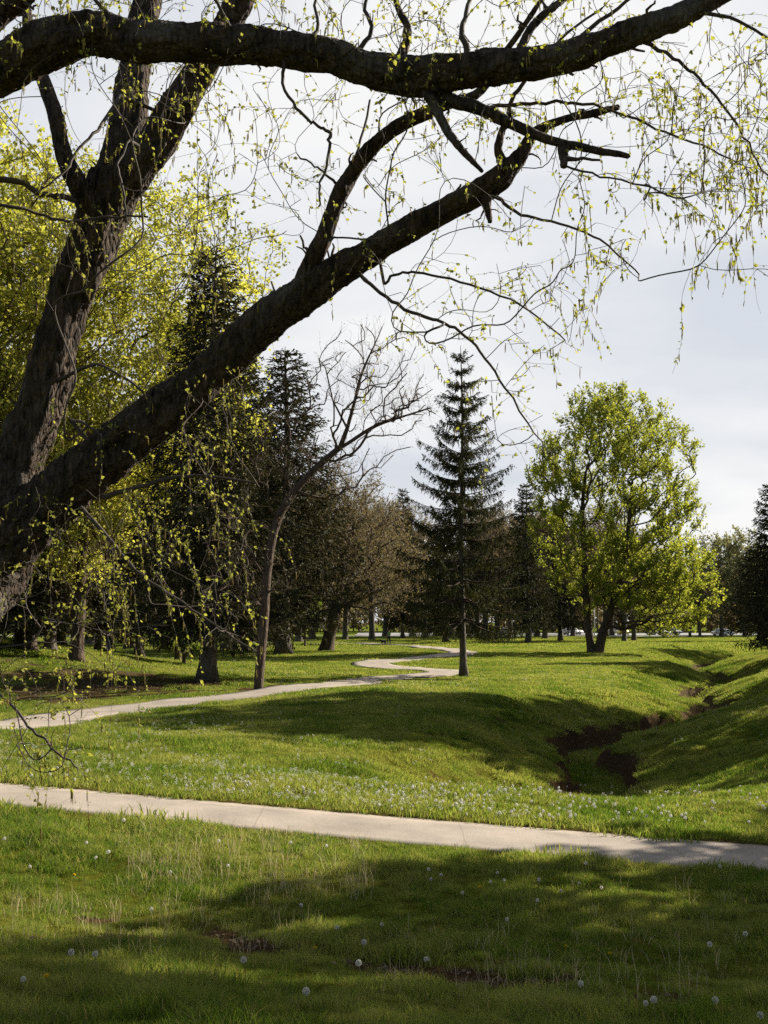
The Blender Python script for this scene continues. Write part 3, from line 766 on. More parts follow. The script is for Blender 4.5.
def spruce(seed, H, rad_profile, z0, whorl=.5, per=6, tr=.22, sub=.085, needle=.32, nw=.05, droop=.5, m=None, rise=.35, wild=0):
    """Norway-spruce habit: whorled boughs that sweep out and lift at the tip, with hanging branchlets"""
    rng = np.random.RandomState(seed); tb = MB(); zs = np.linspace(0, H, 26)
    P = np.stack([.06 * np.sin(zs * .4 + seed), .05 * np.cos(zs * .3), zs], 1)
    Rr = tr * (1 - zs / H) ** .8 + .012; Rr[0] *= 1.5; Rr[1] *= 1.08
    tb.tube(P, Rr, 12); trunk = tb.mesh('trunk', M_bark_grey)
    bb = MB(); fb = MB(); z = z0; SP = []; SA = []; SL = []
    while z < H - .2:
        f = (z - z0) / (H - z0); Lm = rad_profile(f)
        for q in range(per):
            az = rng.rand() * .5 + q * 2 * math.pi / per + z * 2.4; ln = Lm * ((.68 + .45 * rng.rand()) if wild else (.78 + .36 * rng.rand()))
            if rng.rand() < .08: ln *= .45
            zz_ = z + (rng.rand() - .5) * whorl * .22
            u = np.linspace(0, 1, 9)
            slope = rise * (f * 1.3 - .10) + (.11 if wild else .05) * rng.randn()
            hgt = ln * (slope * u - .30 * (1 - f) * u + .30 * (1 - .5 * f) * u ** 2.6)
            d = np.array((math.cos(az), math.sin(az)))
            B = np.stack([d[0] * u * ln, d[1] * u * ln, zz_ + hgt], 1); B[:, :2] += np.outer(np.sin(u * 3) * .05 * ln * rng.randn(), (-d[1], d[0]))
            B[0] = (0, 0, zz_)
            bb.tube(B, np.linspace(.014 + .009 * ln, .005, 9), 4, cap=False)
            m_ = max(4, int(ln / sub)); t = np.sort(.10 + .90 * rng.rand(m_)); idx = t * 8; i = np.minimum(idx.astype(int), 7); w = (idx - i)[:, None]
            base = B[i] * (1 - w) + B[i + 1] * w
            side = np.where(rng.rand(m_) < .5, -1, 1)[:, None] * np.array([[-d[1], d[0]]])
            lend = needle * (.3 + .9 * rng.rand(m_)) * (.5 + .8 * (1 - t)) * (.5 + .6 * min(1.2, ln / 2))
            dr = droop * (1 - .75 * f) * (.35 + 1.5 * rng.rand(m_))
            a2 = side * (.25 + .45 * rng.rand(m_))[:, None] + d[None] * (.30 + .4 * rng.rand(m_))[:, None]
            ax = np.concatenate([a2, (-dr + .3 * f)[:, None]], 1); ax /= np.linalg.norm(ax, axis=1)[:, None]
            k3 = 5; tt = (np.arange(k3) + rng.rand(m_, k3)) / k3
            SP.append((base[:, None] + ax[:, None] * (lend[:, None] * tt)[..., None]).reshape(-1, 3))
            a3 = ax[:, None] + rng.randn(m_, k3, 3) * .45; SA.append((a3 / np.linalg.norm(a3, axis=2)[..., None]).reshape(-1, 3))
            SL.append((lend[:, None] * (.30 + .2 * rng.rand(m_, k3))).ravel())
            k2 = int(ln / .05); t2 = rng.rand(k2); idx = t2 * 8; i = np.minimum(idx.astype(int), 7); w = (idx - i)[:, None]
            SP.append(B[i] * (1 - w) + B[i + 1] * w); dd_ = B[i + 1] - B[i]; dd_ = dd_ / np.linalg.norm(dd_, axis=1)[:, None] + rng.randn(k2, 3) * .4; SA.append(dd_); SL.append(np.full(k2, .15))
        z += whorl * (1.0 - .35 * f) * (.85 + .3 * rng.rand())
    SP = np.vstack(SP); SA = np.vstack(SA); SL = np.concatenate(SL); n = len(SP)
    for rep in range(2):   # crossed tapering sprays
        b = np.cross(SA, rng.randn(n, 3)); b /= np.linalg.norm(b, axis=1)[:, None] + 1e-9
        e = SP + SA * SL[:, None]; e2 = SP + SA * SL[:, None] * .45; e[:, 2] -= SL * .15
        wd = nw * (.6 + .7 * rng.rand(n))[:, None] * .5
        V = np.stack([SP, e2 + b * wd, e, e2 - b * wd], 1)
        fb.add(V.reshape(-1, 3), np.arange(n * 4).reshape(n, 4))
    return trunk, bb.mesh('branches', M_bark), fb.mesh('foliage', m or M_needle, smooth=False)

def g_at(px, py):
    p = ground(px, py, Hc); return (float(p[0]), float(p[1]), float(p[2]) - .05)
def gz(x, y): return (x, y, float(Hc(np.array(float(x)), np.array(float(y)))) - .05)

# --- the lone spruce
b = g_at(463, 677); sp_px = b[1] / FPX; Hs = (677 - 341) * sp_px
prof = lambda f: (.28 + 4.6 * (1 - f) ** .95) * (1 if f > .14 else .8 + 1.4 * f)
m_s = spruce(21, Hs, prof, .17 * Hs, whorl=1.02, per=8, tr=.18, sub=.025, needle=.40, nw=.040, droop=2.0, m=M_needle_f, rise=.26, wild=1)
plant_tree('spruce', 'lone tall drooping spruce with bare lower trunk beside the bend of the winding path', m_s, b, .3)
# --- dark spruces
mbg1 = spruce(31, 20, lambda f: .3 + 3.6 * (1 - f) ** .85, 2.6, whorl=.68, per=7, tr=.30, sub=.085, needle=.75, nw=.075, droop=1.0)
mbg2 = spruce(32, 17, lambda f: .3 + 3.3 * (1 - f) ** .75, 2.2, whorl=.66, per=7, tr=.26, sub=.09, needle=.7, nw=.085, droop=.9)
def sc_to(px_top, base, py_base, H):
    return (py_base - px_top) * (base[1] / FPX) / H
def put_spruce(px, py, top, label, me, H, rz, wide=1.0, group=None, name='spruce'):
    b = g_at(px, py); s = sc_to(top, b, py, H)
    return plant_tree(name, label, me, b, rz, (s * wide, s * wide, s), group)
put_spruce(208, 681, 236, 'tall dark spruce rising from the left grass bank behind the big leaning limb', mbg1, 20, .4, 1.25)
put_spruce(236, 651, 330, 'broad dark spruce between the two tall ones behind the leaning bare tree', mbg1, 20, 3.4, 1.3)
put_spruce(284, 655, 342, 'dark spruce with ragged drooping boughs behind the leaning bare tree', mbg1, 20, 2.4, 1.5)
put_spruce(776, 660, 482, 'dark spruce half cut off by the right edge of the photo, above the creek', mbg2, 17, 1.0, 1.1)
put_spruce(403, 639, 487, 'distant spruce with a pointed tip just left of the lone spruce', mbg2, 17, 1.9, .8)
put_spruce(528, 643, 482, 'background spruce with bare lower trunk just right of the lone spruce', mbg2, 17, .2, 1.05)
put_spruce(560, 641, 496, 'background spruce between the lone spruce and the twin trunk maple', mbg1, 20, 4.0, 1.05)
put_spruce(140, 657, 395, 'dark spruce hidden behind yellow green foliage on the left', mbg2, 17, 3.0, 1.1)
for q_, (px_, top_, w_) in enumerate([(-20, 380, 1.3), (30, 430, 1.5), (62, 470, 1.7), (100, 440, 1.5), (128, 490, 1.8), (168, 470, 1.6), (245, 480, 1.5), (-60, 420, 1.5)]):
    put_spruce(px_, 652 - (q_ % 3) * 3, top_, 'dark evergreen in the dense shade behind the left grass bank', mbg2, 17, q_ * 1.3, w_, 'evergreens behind the left grass bank')
put_spruce(445, 642, 520, 'dim low spruce directly behind the lone spruce', mbg2, 17, 5.0, 1.5)
put_spruce(760, 641, 545, 'dim rounded conifer above the far end of the creek', mbg2, 17, 5.5, 2.4)

# --- twin-trunk maple in fresh leaf
b = g_at(592, 653); u = b[1] / FPX
def mp_(px, py, dy=0.0): return ((px - 592) * u, dy, (653 - py) * u)
stemsM = [[(0, 0, -.1), mp_(589, 630), mp_(588, 600, .3), mp_(587, 560, .4), mp_(586, 510, .5), mp_(590, 470, .3)],
          [mp_(597, 655, -.2), mp_(603, 630, -.4), mp_(612, 605, -.6), mp_(622, 575, -.5), mp_(630, 530, -.3), mp_(636, 480, 0)]]
def el(px0, px1, py0, py1, dy=0, ry=None, w=1.0):
    rx = (px1 - px0) / 2 * u; rz = (py1 - py0) / 2 * u
    return ((px0 + px1) / 2 * u - 592 * u, dy, (653 - (py0 + py1) / 2) * u, rx, ry or rx, rz, w)
specsM = [el(552, 650, 535, 622, .5, 4, 1.6), el(550, 700, 388, 530, 0, None, 5), el(596, 716, 530, 642, -1.5, 5.5, 5.5), el(528, 592, 430, 585, .5, 3.5, 2.2), el(560, 690, 480, 610, 0, None, 2.5), el(640, 716, 450, 545, 0, 4, 1.2), el(565, 640, 385, 450, 0, 4, 1.0)]
mM = deciduous(5, stemsM, specsM, 1500, .58, tip=.018, step=.9, twig=(2, 3, 1.15, .010), up=.9, leaf=(16, .15, 1.15, .35, .10), bark=M_bark, twigm=M_twig, leafm=M_maple, ex=.6, spread=.9)
plant_tree('maple_tree', 'tall twin trunk maple in fresh green leaf standing alone right of the middle', mM, b)
# --- leaning bare tree over the path
b = g_at(258, 689); u = b[1] / FPX
def lp(px, py, dy=0.0): return ((px - 258) * u, dy, (689 - py) * u)
stemsB = [[lp(258, 691), lp(260, 660), lp(263, 620), lp(266, 570), lp(275, 520, .2), lp(298, 482, .4), lp(330, 450, .6), lp(345, 440, .6), lp(375, 420, .8), lp(405, 409, 1), lp(432, 400, 1.1)],
          [lp(338, 446, .6), lp(345, 425, .4), lp(352, 400, .3), lp(360, 370, 0), lp(376, 335, -.2)],
          [lp(343, 430, .4), lp(330, 395, .6), lp(322, 360, .8)]]
rng = np.random.RandomState(8); s = Skel()
main = s.line(smooth_poly(stemsB[0], 4)); 
for st_ in stemsB[1:]:
    q = int(np.argmin(np.linalg.norm(s.A[:s.n] - np.array(st_[0]), axis=1))); s.line(smooth_poly(st_[1:], 4), q)
def el2(px0, px1, py0, py1, dy=0, w=1.0):
    rx = (px1 - px0) / 2 * u; return ((px0 + px1) / 2 * u - 258 * u, dy, (689 - (py0 + py1) / 2) * u, rx, max(rx * .8, 1.2), (py1 - py0) / 2 * u, w)
s.colonize(ellips(rng, [el2(295, 440, 318, 430, 0, 2.4), el2(370, 438, 380, 425, 1, 1), el2(245, 320, 380, 520, -.5, 1.6), el2(285, 370, 420, 500, .5, 1.6), el2(190, 300, 500, 620, -.5, 1.4), el2(300, 430, 335, 480, .5, 1.5)], 480), rng, .45, k=.25, jit=.06, up=.5, pf=.16)
s.radii(.20, .007, .52); 
tb = MB(); s.emit(tb); P, R = twiglets(s, rng, 3, 2, .8, .005, up=.35, spread=1.0); wb = MB(); wb.tubes(P, R, 3)
Q, D = along(P, 2, rng); lb = MB(); leaves(lb, Q, .035, rng, long=1.4)
plant_tree('bare_tree', 'bare dark tree leaning right over the winding path, its forked limbs against the sky', (tb.mesh('trunk', M_bark), wb.mesh('twigs', M_twig), lb.mesh('buds', M_bud, False)), b)

# --- budding brown trees
def std_tree(seed, H, tr, specs, n, lean=(0, 0), **kw):
    stems = [[(0, 0, -.1), (lean[0] * .3, lean[1] * .3, H * .12), (lean[0] * .8, lean[1] * .8, H * .3), (lean[0], lean[1], H * .5)]]
    return deciduous(seed, stems, specs, n, tr, **kw)
mBr = std_tree(41, 12, .38, [(1.5, 0, 6.2, 5.2, 4.8, 3.6, 3), (1, 0, 8.8, 3.2, 3.2, 2.6, 1.6), (3.2, 0, 4.2, 3.4, 3, 2.0, 1.2), (-2.5, 0, 4.6, 2.6, 3, 2.0, 1)], 800, lean=(1.0, 0), tip=.010, step=.6,
    twig=(3, 5, .9, .007), up=.3, leaf=(6, .075, 1.2, 0, .03), bark=M_bark, twigm=M_twig, leafm=M_bud, spread=1.1)
b = g_at(326, 651); plant_tree('budding_tree', 'round brown budding tree with a leaning trunk, left of the person on the path', mBr, b, 0, (651 - 468) * b[1] / FPX / 11.2)
mBg = [std_tree(50 + q, 15, .30, [(0, 0, 10, 3.8, 3.8, 4.8, 3), (0, 0, 6, 4.2, 4.2, 2.8, 1.3)], 420, lean=(.3 * q - .3, .2), tip=.016, step=.8,
    twig=(3, 6, 1.2, .014), up=.5, leaf=(4, .12, 1.2, 0, .05), bark=M_bark_grey, twigm=M_twig, leafm=M_bud, spread=.9) for q in range(3)]
# --- yellow-green trees, left
Hy = 20
mY = std_tree(61, Hy, .25, [(1.5, 0, 14.5, 6.2, 5.0, 5.0, 3), (-3.5, 0, 11, 5, 5, 5, 2.2), (2.6, -.5, 9.5, 4.6, 4, 4.0, 1.9), (0, -1, 6.0, 6.0, 4, 3.2, 1.9), (-3, 0, 4.5, 3.5, 3, 2.4, .8)], 1500, lean=(.2, .2), tip=.010, step=.7,
    twig=(3, 4, 1.0, .006), up=.15, tdroop=.35, leaf=(10, .105, 1.2, -.2, .10), bark=M_bark, twigm=M_twig, leafm=M_yellow, spread=1.1)
b = g_at(76, 661); plant_tree('yellow_green_tree', 'tall tree in yellow green spring leaf behind the forked trunk on the left', mY, b, 0, (661 - 150) * b[1] / FPX / 19.3)
yt = bpy.data.objects['yellow_green_tree']
mY2 = std_tree(62, 18, .28, [(0, 0, 12, 4.2, 4.2, 5.2, 3), (1.5, 0, 8, 4, 4, 3, 1.3)], 900, tip=.010, step=.7,
    twig=(3, 4, 1.0, .006), up=.25, leaf=(12, .10, 1.2, 0, .10), bark=M_bark, twigm=M_twig, leafm=M_yellow, spread=1.0)
b = g_at(-40, 655); plant_tree('yellow_green_tree', 'yellow green tree cut off by the left edge of the photo', mY2, b, 1.0, 1.5)
b = g_at(30, 650); plant_tree('yellow_green_tree', 'low spreading yellow green tree under the crook of the forked trunk', mY2, b, 4.4, (1.1, 1.1, .62))
b = g_at(178, 661); plant_tree('yellow_green_tree', 'slim yellow green tree whose pale crown shows between the two big limbs', mY2, b, 2.5, (.62, .62, (661 - 285) * b[1] / FPX / 17.5))
# small fresh green understory
mG = std_tree(70, 5, .09, [(0, 0, 3, 1.6, 1.6, 1.5, 1)], 110, tip=.01, step=.4, twig=(2, 3, .5, .006), up=.3, leaf=(9, .12, 1.1, 0, .04), bark=M_bark, twigm=M_twig, leafm=M_green)
for (px, py, sx, sz, lab) in [(276, 653, 1.15, 1.0, 'bright green young tree at the foot of the spruces behind the leaning bare tree'),
        (184, 664, 1.2, .45, 'low bright green bush on the grass bank left of the dark trunk'), (305, 647, 1.2, 1.45, 'fresh green young tree showing under the brown budding tree'),
        (190, 655, 1.3, .9, 'green shrub in the shade behind the left grass bank')]:
    b = g_at(px, py); plant_tree('young_tree', lab, mG, b, px * .3, (sx, sx, sz), cat='shrub')

# --- background belt
rng = np.random.RandomState(99)
belt = [(270, 641, 'b0', 500), (299, 642, 'b1', 470), (312, 640, 'b2', 480), (345, 640, 'b0', 505), (372, 640, 'b1', 495), (385, 637, 'b2', 500), (412, 637, 'b0', 510), (424, 638, 'b1', 520),
        (478, 637, 'b0', 500), (486, 638, 'b1', 515), (498, 637, 'b2', 505), (510, 636, 'b0', 515), (537, 637, 'b1', 510), (545, 639, 'b2', 500), (573, 637, 'b0', 520), (606, 637, 'b1', 500), (612, 636, 'b2', 520),
        (624, 642, 'b0', 530), (634, 641, 'b2', 525), (240, 645, 'b1', 450), (225, 650, 'b2', 430), (110, 652, 'b0', 430), (50, 650, 'b1', 420), (20, 646, 'b2', 400), (-30, 646, 'b0', 400),
        (160, 648, 'b2', 440), (90, 645, 'b0', 400), (700, 637, 'f0', 560), (722, 637, 'f1', 530), (745, 637, 'f2', 527), (690, 637, 'f1', 575), (770, 636, 'f0', 545), (800, 636, 'f2', 540), (660, 636, 'f1', 565)]
mF = [std_tree(80 + q, 15, .28, [(0, 0, 10, 4.6, 4.6, 4.8, 3), (0, 0, 6, 4.6, 4.6, 3, 1.3)], 260, tip=.018, step=.9,
    twig=(3, 3, 1.2, .015), up=.4, leaf=(5, .24, 1.1, 0, .1), bark=M_bark_grey, twigm=M_twig_pale, leafm=M_far) for q in range(3)]
protos_t = {}
def belt_tree(px, py, kind, top, lab, group, name):
    b = g_at(px, py)
    if kind[0] == 'c':
        s = sc_to(top, b, py, 17); me = mbg2; rot = px * .7; scl = (s * 1.3, s * 1.3, s)
    else:
        s = sc_to(top, b, py, 15); me = (mBg if kind[0] == 'b' else mF)[int(kind[1])]; rot = px * .7; w = max(s, .95); scl = (w, w, s)
    key = kind
    if key not in protos_t: protos_t[key] = plant_tree(name, lab, me, b, rot, scl, group); return protos_t[key]
    return dup(protos_t[key], b, rot, lab, scl, group)
for px, py, kind, top in belt:
    if kind[0] == 'f': lab, gr, nm = 'distant olive green tree in early leaf on the right behind the far meadow', 'olive trees at the far right', 'olive_tree'
    elif px < 260: lab, gr, nm = 'bare brown tree in the dim wood behind the left grass bank', 'bare trees behind the left bank', 'bare_tree'
    elif px < 430: lab, gr, nm = 'bare brown tree in the dim belt behind the person on the path', 'bare trees behind the path', 'bare_tree'
    else: lab, gr, nm = 'bare brown tree in the dim belt right of the lone spruce, near the road', 'bare trees near the road', 'bare_tree'
    belt_tree(px, py, kind, top, lab, gr, nm)
# farthest wood, one mass
wb = MB(); rngw = np.random.RandomState(5)
for q in range(230):
    x = -170 + 370 * rngw.rand(); y = 268 + 55 * rngw.rand(); hgt = 12 + 8 * rngw.rand(); z = float(H0(x, y))
    wb.tube([(x, y, z - .3), (x + .2, y, z + hgt * .5), (x, y, z + hgt * .9)], [.25, .16, .05], 5, cap=False)
    v = rngw.randn(420, 3); v /= np.linalg.norm(v, axis=1)[:, None]; v *= (rngw.rand(420) ** .5)[:, None]
    leaves(wb, np.array((x, y, z + hgt * .47)) + v * np.array((5.0, 4.5, hgt * .50)), .75, rngw, long=1.6)
tag(link('woodland', wb.mesh('woodland', M_bud, False)), 'far dim brown wood closing the view behind the road', 'woodland', kind='stuff')
# --- trees outside the frame on the right that throw the shadows
shade = [(19.5, 20.5, (1.15, 1.15, .92)), (30, 24, 1.12), (23, 46.5, .85), (27, 52.5, 1.25), (21, 33.5, .40), (22.5, 39, .45), (27, 42, .6), (29, 56, .8), (45, 70, 1.0), (40, 88, .9), (60, 95, 1.1), (36, 36, 1.0), (55, 125, 1.1), (75, 150, 1.1)]
mS = std_tree(90, 18, .4, [(0, 0, 11.5, 4.6, 4.6, 5.5, 3), (0, 0, 7, 4.2, 4.2, 3, 1.3)], 420, tip=.014, step=.7,
    twig=(3, 3, 1.0, .012), up=.3, leaf=(12, .22, 1.1, 0, .08), bark=M_bark, twigm=M_twig, leafm=M_maple)
p0 = None
for q, (x, y, s_) in enumerate(shade):
    lab = 'leafy maple outside the right edge of the photo, shading the meadow'
    if p0 is None: p0 = plant_tree('maple_tree', lab, mS, gz(x, y), 0, s_, 'maples beyond the right edge')
    else: dup(p0, gz(x, y), q * 1.3, lab, s_, 'maples beyond the right edge')

# ------------------------------------------------------------------ the big foreground tree
def limb_mesh(ctrl, seed, sides=44, step=.014, knots=(), amp=1.0, startcap=True):
    """ctrl: (px, py, Y, radius in px) control points; furrowed surface"""
    P = np.array([at(a, b_, c) for a, b_, c, r in ctrl]); R = np.array([.90 * r * c / FPX for a, b_, c, r in ctrl])
    S = smooth_poly(np.hstack([P, R[:, None]]), 12)
    d = np.concatenate([[0], np.cumsum(np.linalg.norm(np.diff(S[:, :3], axis=0), axis=1))]); n = max(12, int(d[-1] / step)); t = np.linspace(0, d[-1], n)
    S = np.stack([np.interp(t, d, S[:, q]) for q in range(4)], 1); P = S[:, :3]; R = S[:, 3]
    rs = np.random.RandomState(seed)
    P = P + .18 * R.mean() * np.stack([fbm(t * 1.6 + seed * 3 + q * 50, t * 0 + q, 3) for q in range(3)], 1) * 2
    T = np.gradient(P, axis=0); T /= np.linalg.norm(T, axis=1)[:, None]; u = np.cross(T[0], (.3, 1, .2)); U = np.zeros_like(P)
    for i in range(n):
        u = u - T[i] * u.dot(T[i]); u /= np.linalg.norm(u); U[i] = u
    Wv = np.cross(T, U); a = np.arange(sides) * 2 * np.pi / sides
    ca, sa = np.cos(a)[None], np.sin(a)[None]; tt = t[:, None]; off = seed * 11.3
    fz = R[:, None] / .12
    # long interlaced bark plates: noise stretched along the limb and twisting slowly
    nx = (ca * 3.0 + off) * fz ** .35; ny = (sa * 3.0 + 7) * fz ** .35
    r1 = 1 - np.abs(vnoise3(nx * 1.5 + .3 * np.sin(tt * 2), ny * 1.5, tt * 4.2 + off)) * 4
    r2 = 1 - np.abs(vnoise3(nx * 3.3, ny * 3.3, tt * 9 + 3)) * 4
    r3 = vnoise3(nx * 7, ny * 7, tt * 26)
    lump = vnoise3(nx * .6, ny * .6, tt * 2.3)
    D = (.085 * np.clip(r1, -1, 1) + .055 * np.clip(r2, -1, 1) + .06 * r3) * amp + .30 * lump + .20 * vnoise3(nx * .9 + 9, ny * .9, tt * 7)
    D = D - D.mean(); rad = R[:, None] * (1 + D) 
    V = P[:, None] + rad[..., None] * (ca[..., None] * U[:, None] + sa[..., None] * Wv[:, None])
    for kpx, kpy, kr, kd in knots:       # hollows (kd<0) and burls (kd>0), facing the viewer's side
        c = at(kpx, kpy, np.interp(0, [0, 1], [ctrl[0][2]] * 2)); dirv = c - np.array((0, 0, EYE)); dirv /= np.linalg.norm(dirv)
        W_ = V - np.array((0, 0, EYE)); al = W_ @ dirv; perp = np.linalg.norm(W_ - al[..., None] * dirv, axis=2)
        ax = P[:, None] - V; front = (ax @ dirv) > 0
        g = np.exp(-(perp / kr) ** 2) * (front if kd < 0 else 1)
        nrm = -ax / (np.linalg.norm(ax, axis=2)[..., None] + 1e-6); V = V + nrm * (g * kd)[..., None]
    i = np.arange(n - 1)[:, None] * sides; j = np.arange(sides)[None]; j2 = (j + 1) % sides
    F = np.stack([i + j, i + j2, i + sides + j2, i + sides + j], -1).reshape(-1, 4)
    V = V.reshape(-1, 3)
    e = P[-1] + T[-1] * R[-1] * .8; V = np.vstack([V, e, P[0]]); k = (n - 1) * sides; c = len(V) - 2
    F3 = np.array([(k + q, k + (q + 1) % sides, c) for q in range(sides)] + [((q + 1) % sides, q, c + 1) for q in range(sides)])
    return V, F, F3, P, R
def limb_obj(name, parts, parent, lab=None):
    mb = MB(); sk = []
    for V, F, F3, P, R in parts:
        mb.V.append(V); mb.F.setdefault(4, []).append(F + mb.n); mb.F.setdefault(3, []).append(F3 + mb.n); mb.n += len(V); sk.append((P, R))
    o = link(name, mb.mesh(name, M_bark_fg), parent)
    if lab: o['label'] = lab
    return sk
base_fg = at(-150, 860, 7.9); base_fg[2] = float(Hc(base_fg[0], base_fg[1]))
FG = thing('old_tree', 'huge dark leaning tree with rough bark, its forked limbs arching overhead from the left edge', 'tree', (0, 0, 0))
sk = []
sk += limb_obj('trunk', [
    limb_mesh([(-150, 905, 7.9, 66), (-132, 800, 7.9, 56), (-108, 710, 7.9, 52), (-78, 640, 8, 52), (-34, 570, 8, 54), (-2, 510, 8, 44), (20, 455, 8, 29), (44, 400, 8, 24.5), (61, 335, 8, 24.5), (81, 275, 8, 25), (99, 225, 8, 26), (112, 180, 8, 24)], 1, sides=64),
    limb_mesh([(104, 215, 8, 23), (118, 160, 8.05, 21), (129, 110, 8.1, 20), (138, 60, 8.2, 17), (148, 0, 8.3, 15), (160, -60, 8.5, 12), (180, -140, 8.8, 8)], 2),
    limb_mesh([(104, 222, 8, 23), (128, 183, 7.95, 22), (158, 142, 7.9, 20), (186, 95, 7.8, 18), (212, 52, 7.7, 17), (238, 5, 7.6, 15), (262, -50, 7.5, 12), (300, -120, 7.4, 8)], 3),
    limb_mesh([(92, 212, 7.9, 13), (74, 180, 7.8, 11), (62, 146, 7.8, 9.5), (55, 115, 7.8, 8.5), (44, 82, 7.9, 8), (32, 45, 8, 7), (24, -10, 8.2, 5)], 4, sides=28)], FG)
sk += limb_obj('limb', [limb_mesh([(-60, 590, 8, 30), (-6, 545, 7.95, 37), (42, 508, 7.9, 32), (86, 474, 7.8, 29), (128, 440, 7.75, 26.5), (180, 400, 7.7, 24.5), (230, 358, 7.6, 22.5), (278, 314, 7.5, 21.5), (322, 283, 7.4, 19),
    (372, 250, 7.3, 16), (428, 220, 7.2, 14), (470, 196, 7.1, 13.5), (500, 177, 7, 13), (520, 155, 7, 8.5), (534, 132, 7, 6), (560, 118, 7, 5), (592, 112, 7, 4.5), (618, 105, 7, 3.4)], 5, sides=56, knots=[(112, 452, .10, -.085), (126, 440, .07, -.05), (495, 182, .035, .03)]),
    limb_mesh([(298, 300, 7.45, 12), (308, 272, 7.4, 11), (324, 236, 7.3, 10), (342, 192, 7.3, 10), (366, 155, 7.2, 9), (398, 126, 7.1, 8), (440, 107, 7, 7), (478, 93, 6.9, 5), (500, 60, 6.9, 4), (528, 20, 6.8, 3), (560, -30, 6.7, 2)], 6, sides=30, knots=[(342, 188, .04, .03)]),
    limb_mesh([(486, 192, 7.05, 7), (487, 206, 7, 5), (490, 222, 6.95, 2.8)], 7, sides=16),
    limb_mesh([(505, 168, 7, 6), (498, 150, 6.95, 5), (503, 128, 6.95, 4), (512, 112, 6.9, 3)], 8, sides=16)], FG, 'lower limb with a dark hollow, rising to the right')
sk += limb_obj('limb', [limb_mesh([(-110, 640, 8.1, 26), (-140, 480, 7.9, 27), (-150, 330, 7.5, 28), (-120, 190, 7.1, 28), (-60, 105, 6.8, 27), (0, 70, 6.6, 26), (45, 46, 6.5, 25), (95, 36, 6.5, 24), (150, 42, 6.4, 23), (210, 43, 6.4, 22), (265, 44, 6.4, 20), (320, 54, 6.3, 19.5),
    (372, 71, 6.3, 21), (400, 76, 6.3, 21), (450, 73, 6.2, 20.5), (500, 66, 6.2, 18.5), (545, 60, 6.1, 17.5), (590, 47, 6.1, 17), (640, 29, 6, 15), (690, 10, 6, 13), (740, -20, 6, 11), (800, -60, 6, 8)], 9, sides=52),
    limb_mesh([(420, 84, 6.3, 7), (446, 98, 6.25, 8), (478, 108, 6.2, 7.5), (510, 122, 6.15, 6.5), (545, 138, 6.1, 5.5), (585, 148, 6.05, 4.5), (628, 156, 6, 3.2)], 10, sides=24),
    limb_mesh([(-90, 95, 6.9, 16), (-40, 45, 6.8, 15), (0, 12, 6.7, 13), (30, -12, 6.6, 11), (60, -45, 6.5, 8)], 15, sides=30),
    limb_mesh([(562, 142, 6.08, 4.5), (563, 152, 6.05, 5.5), (564, 166, 6.0, 4.2)], 11, sides=16),
    limb_mesh([(424, 88, 6.25, 7), (436, 108, 6.2, 6), (448, 132, 6.15, 5), (462, 150, 6.1, 4), (482, 171, 6.05, 2.2)], 12, sides=18),
    limb_mesh([(515, 62, 6.15, 6), (530, 30, 6.2, 5), (552, 8, 6.2, 4.2), (590, -20, 6.3, 3)], 13, sides=16),
    limb_mesh([(400, 60, 6.3, 6), (408, 30, 6.35, 4.5), (398, 8, 6.4, 3.6), (390, -30, 6.5, 2.5)], 14, sides=16)], FG, 'thick upper limb crossing the whole sky')
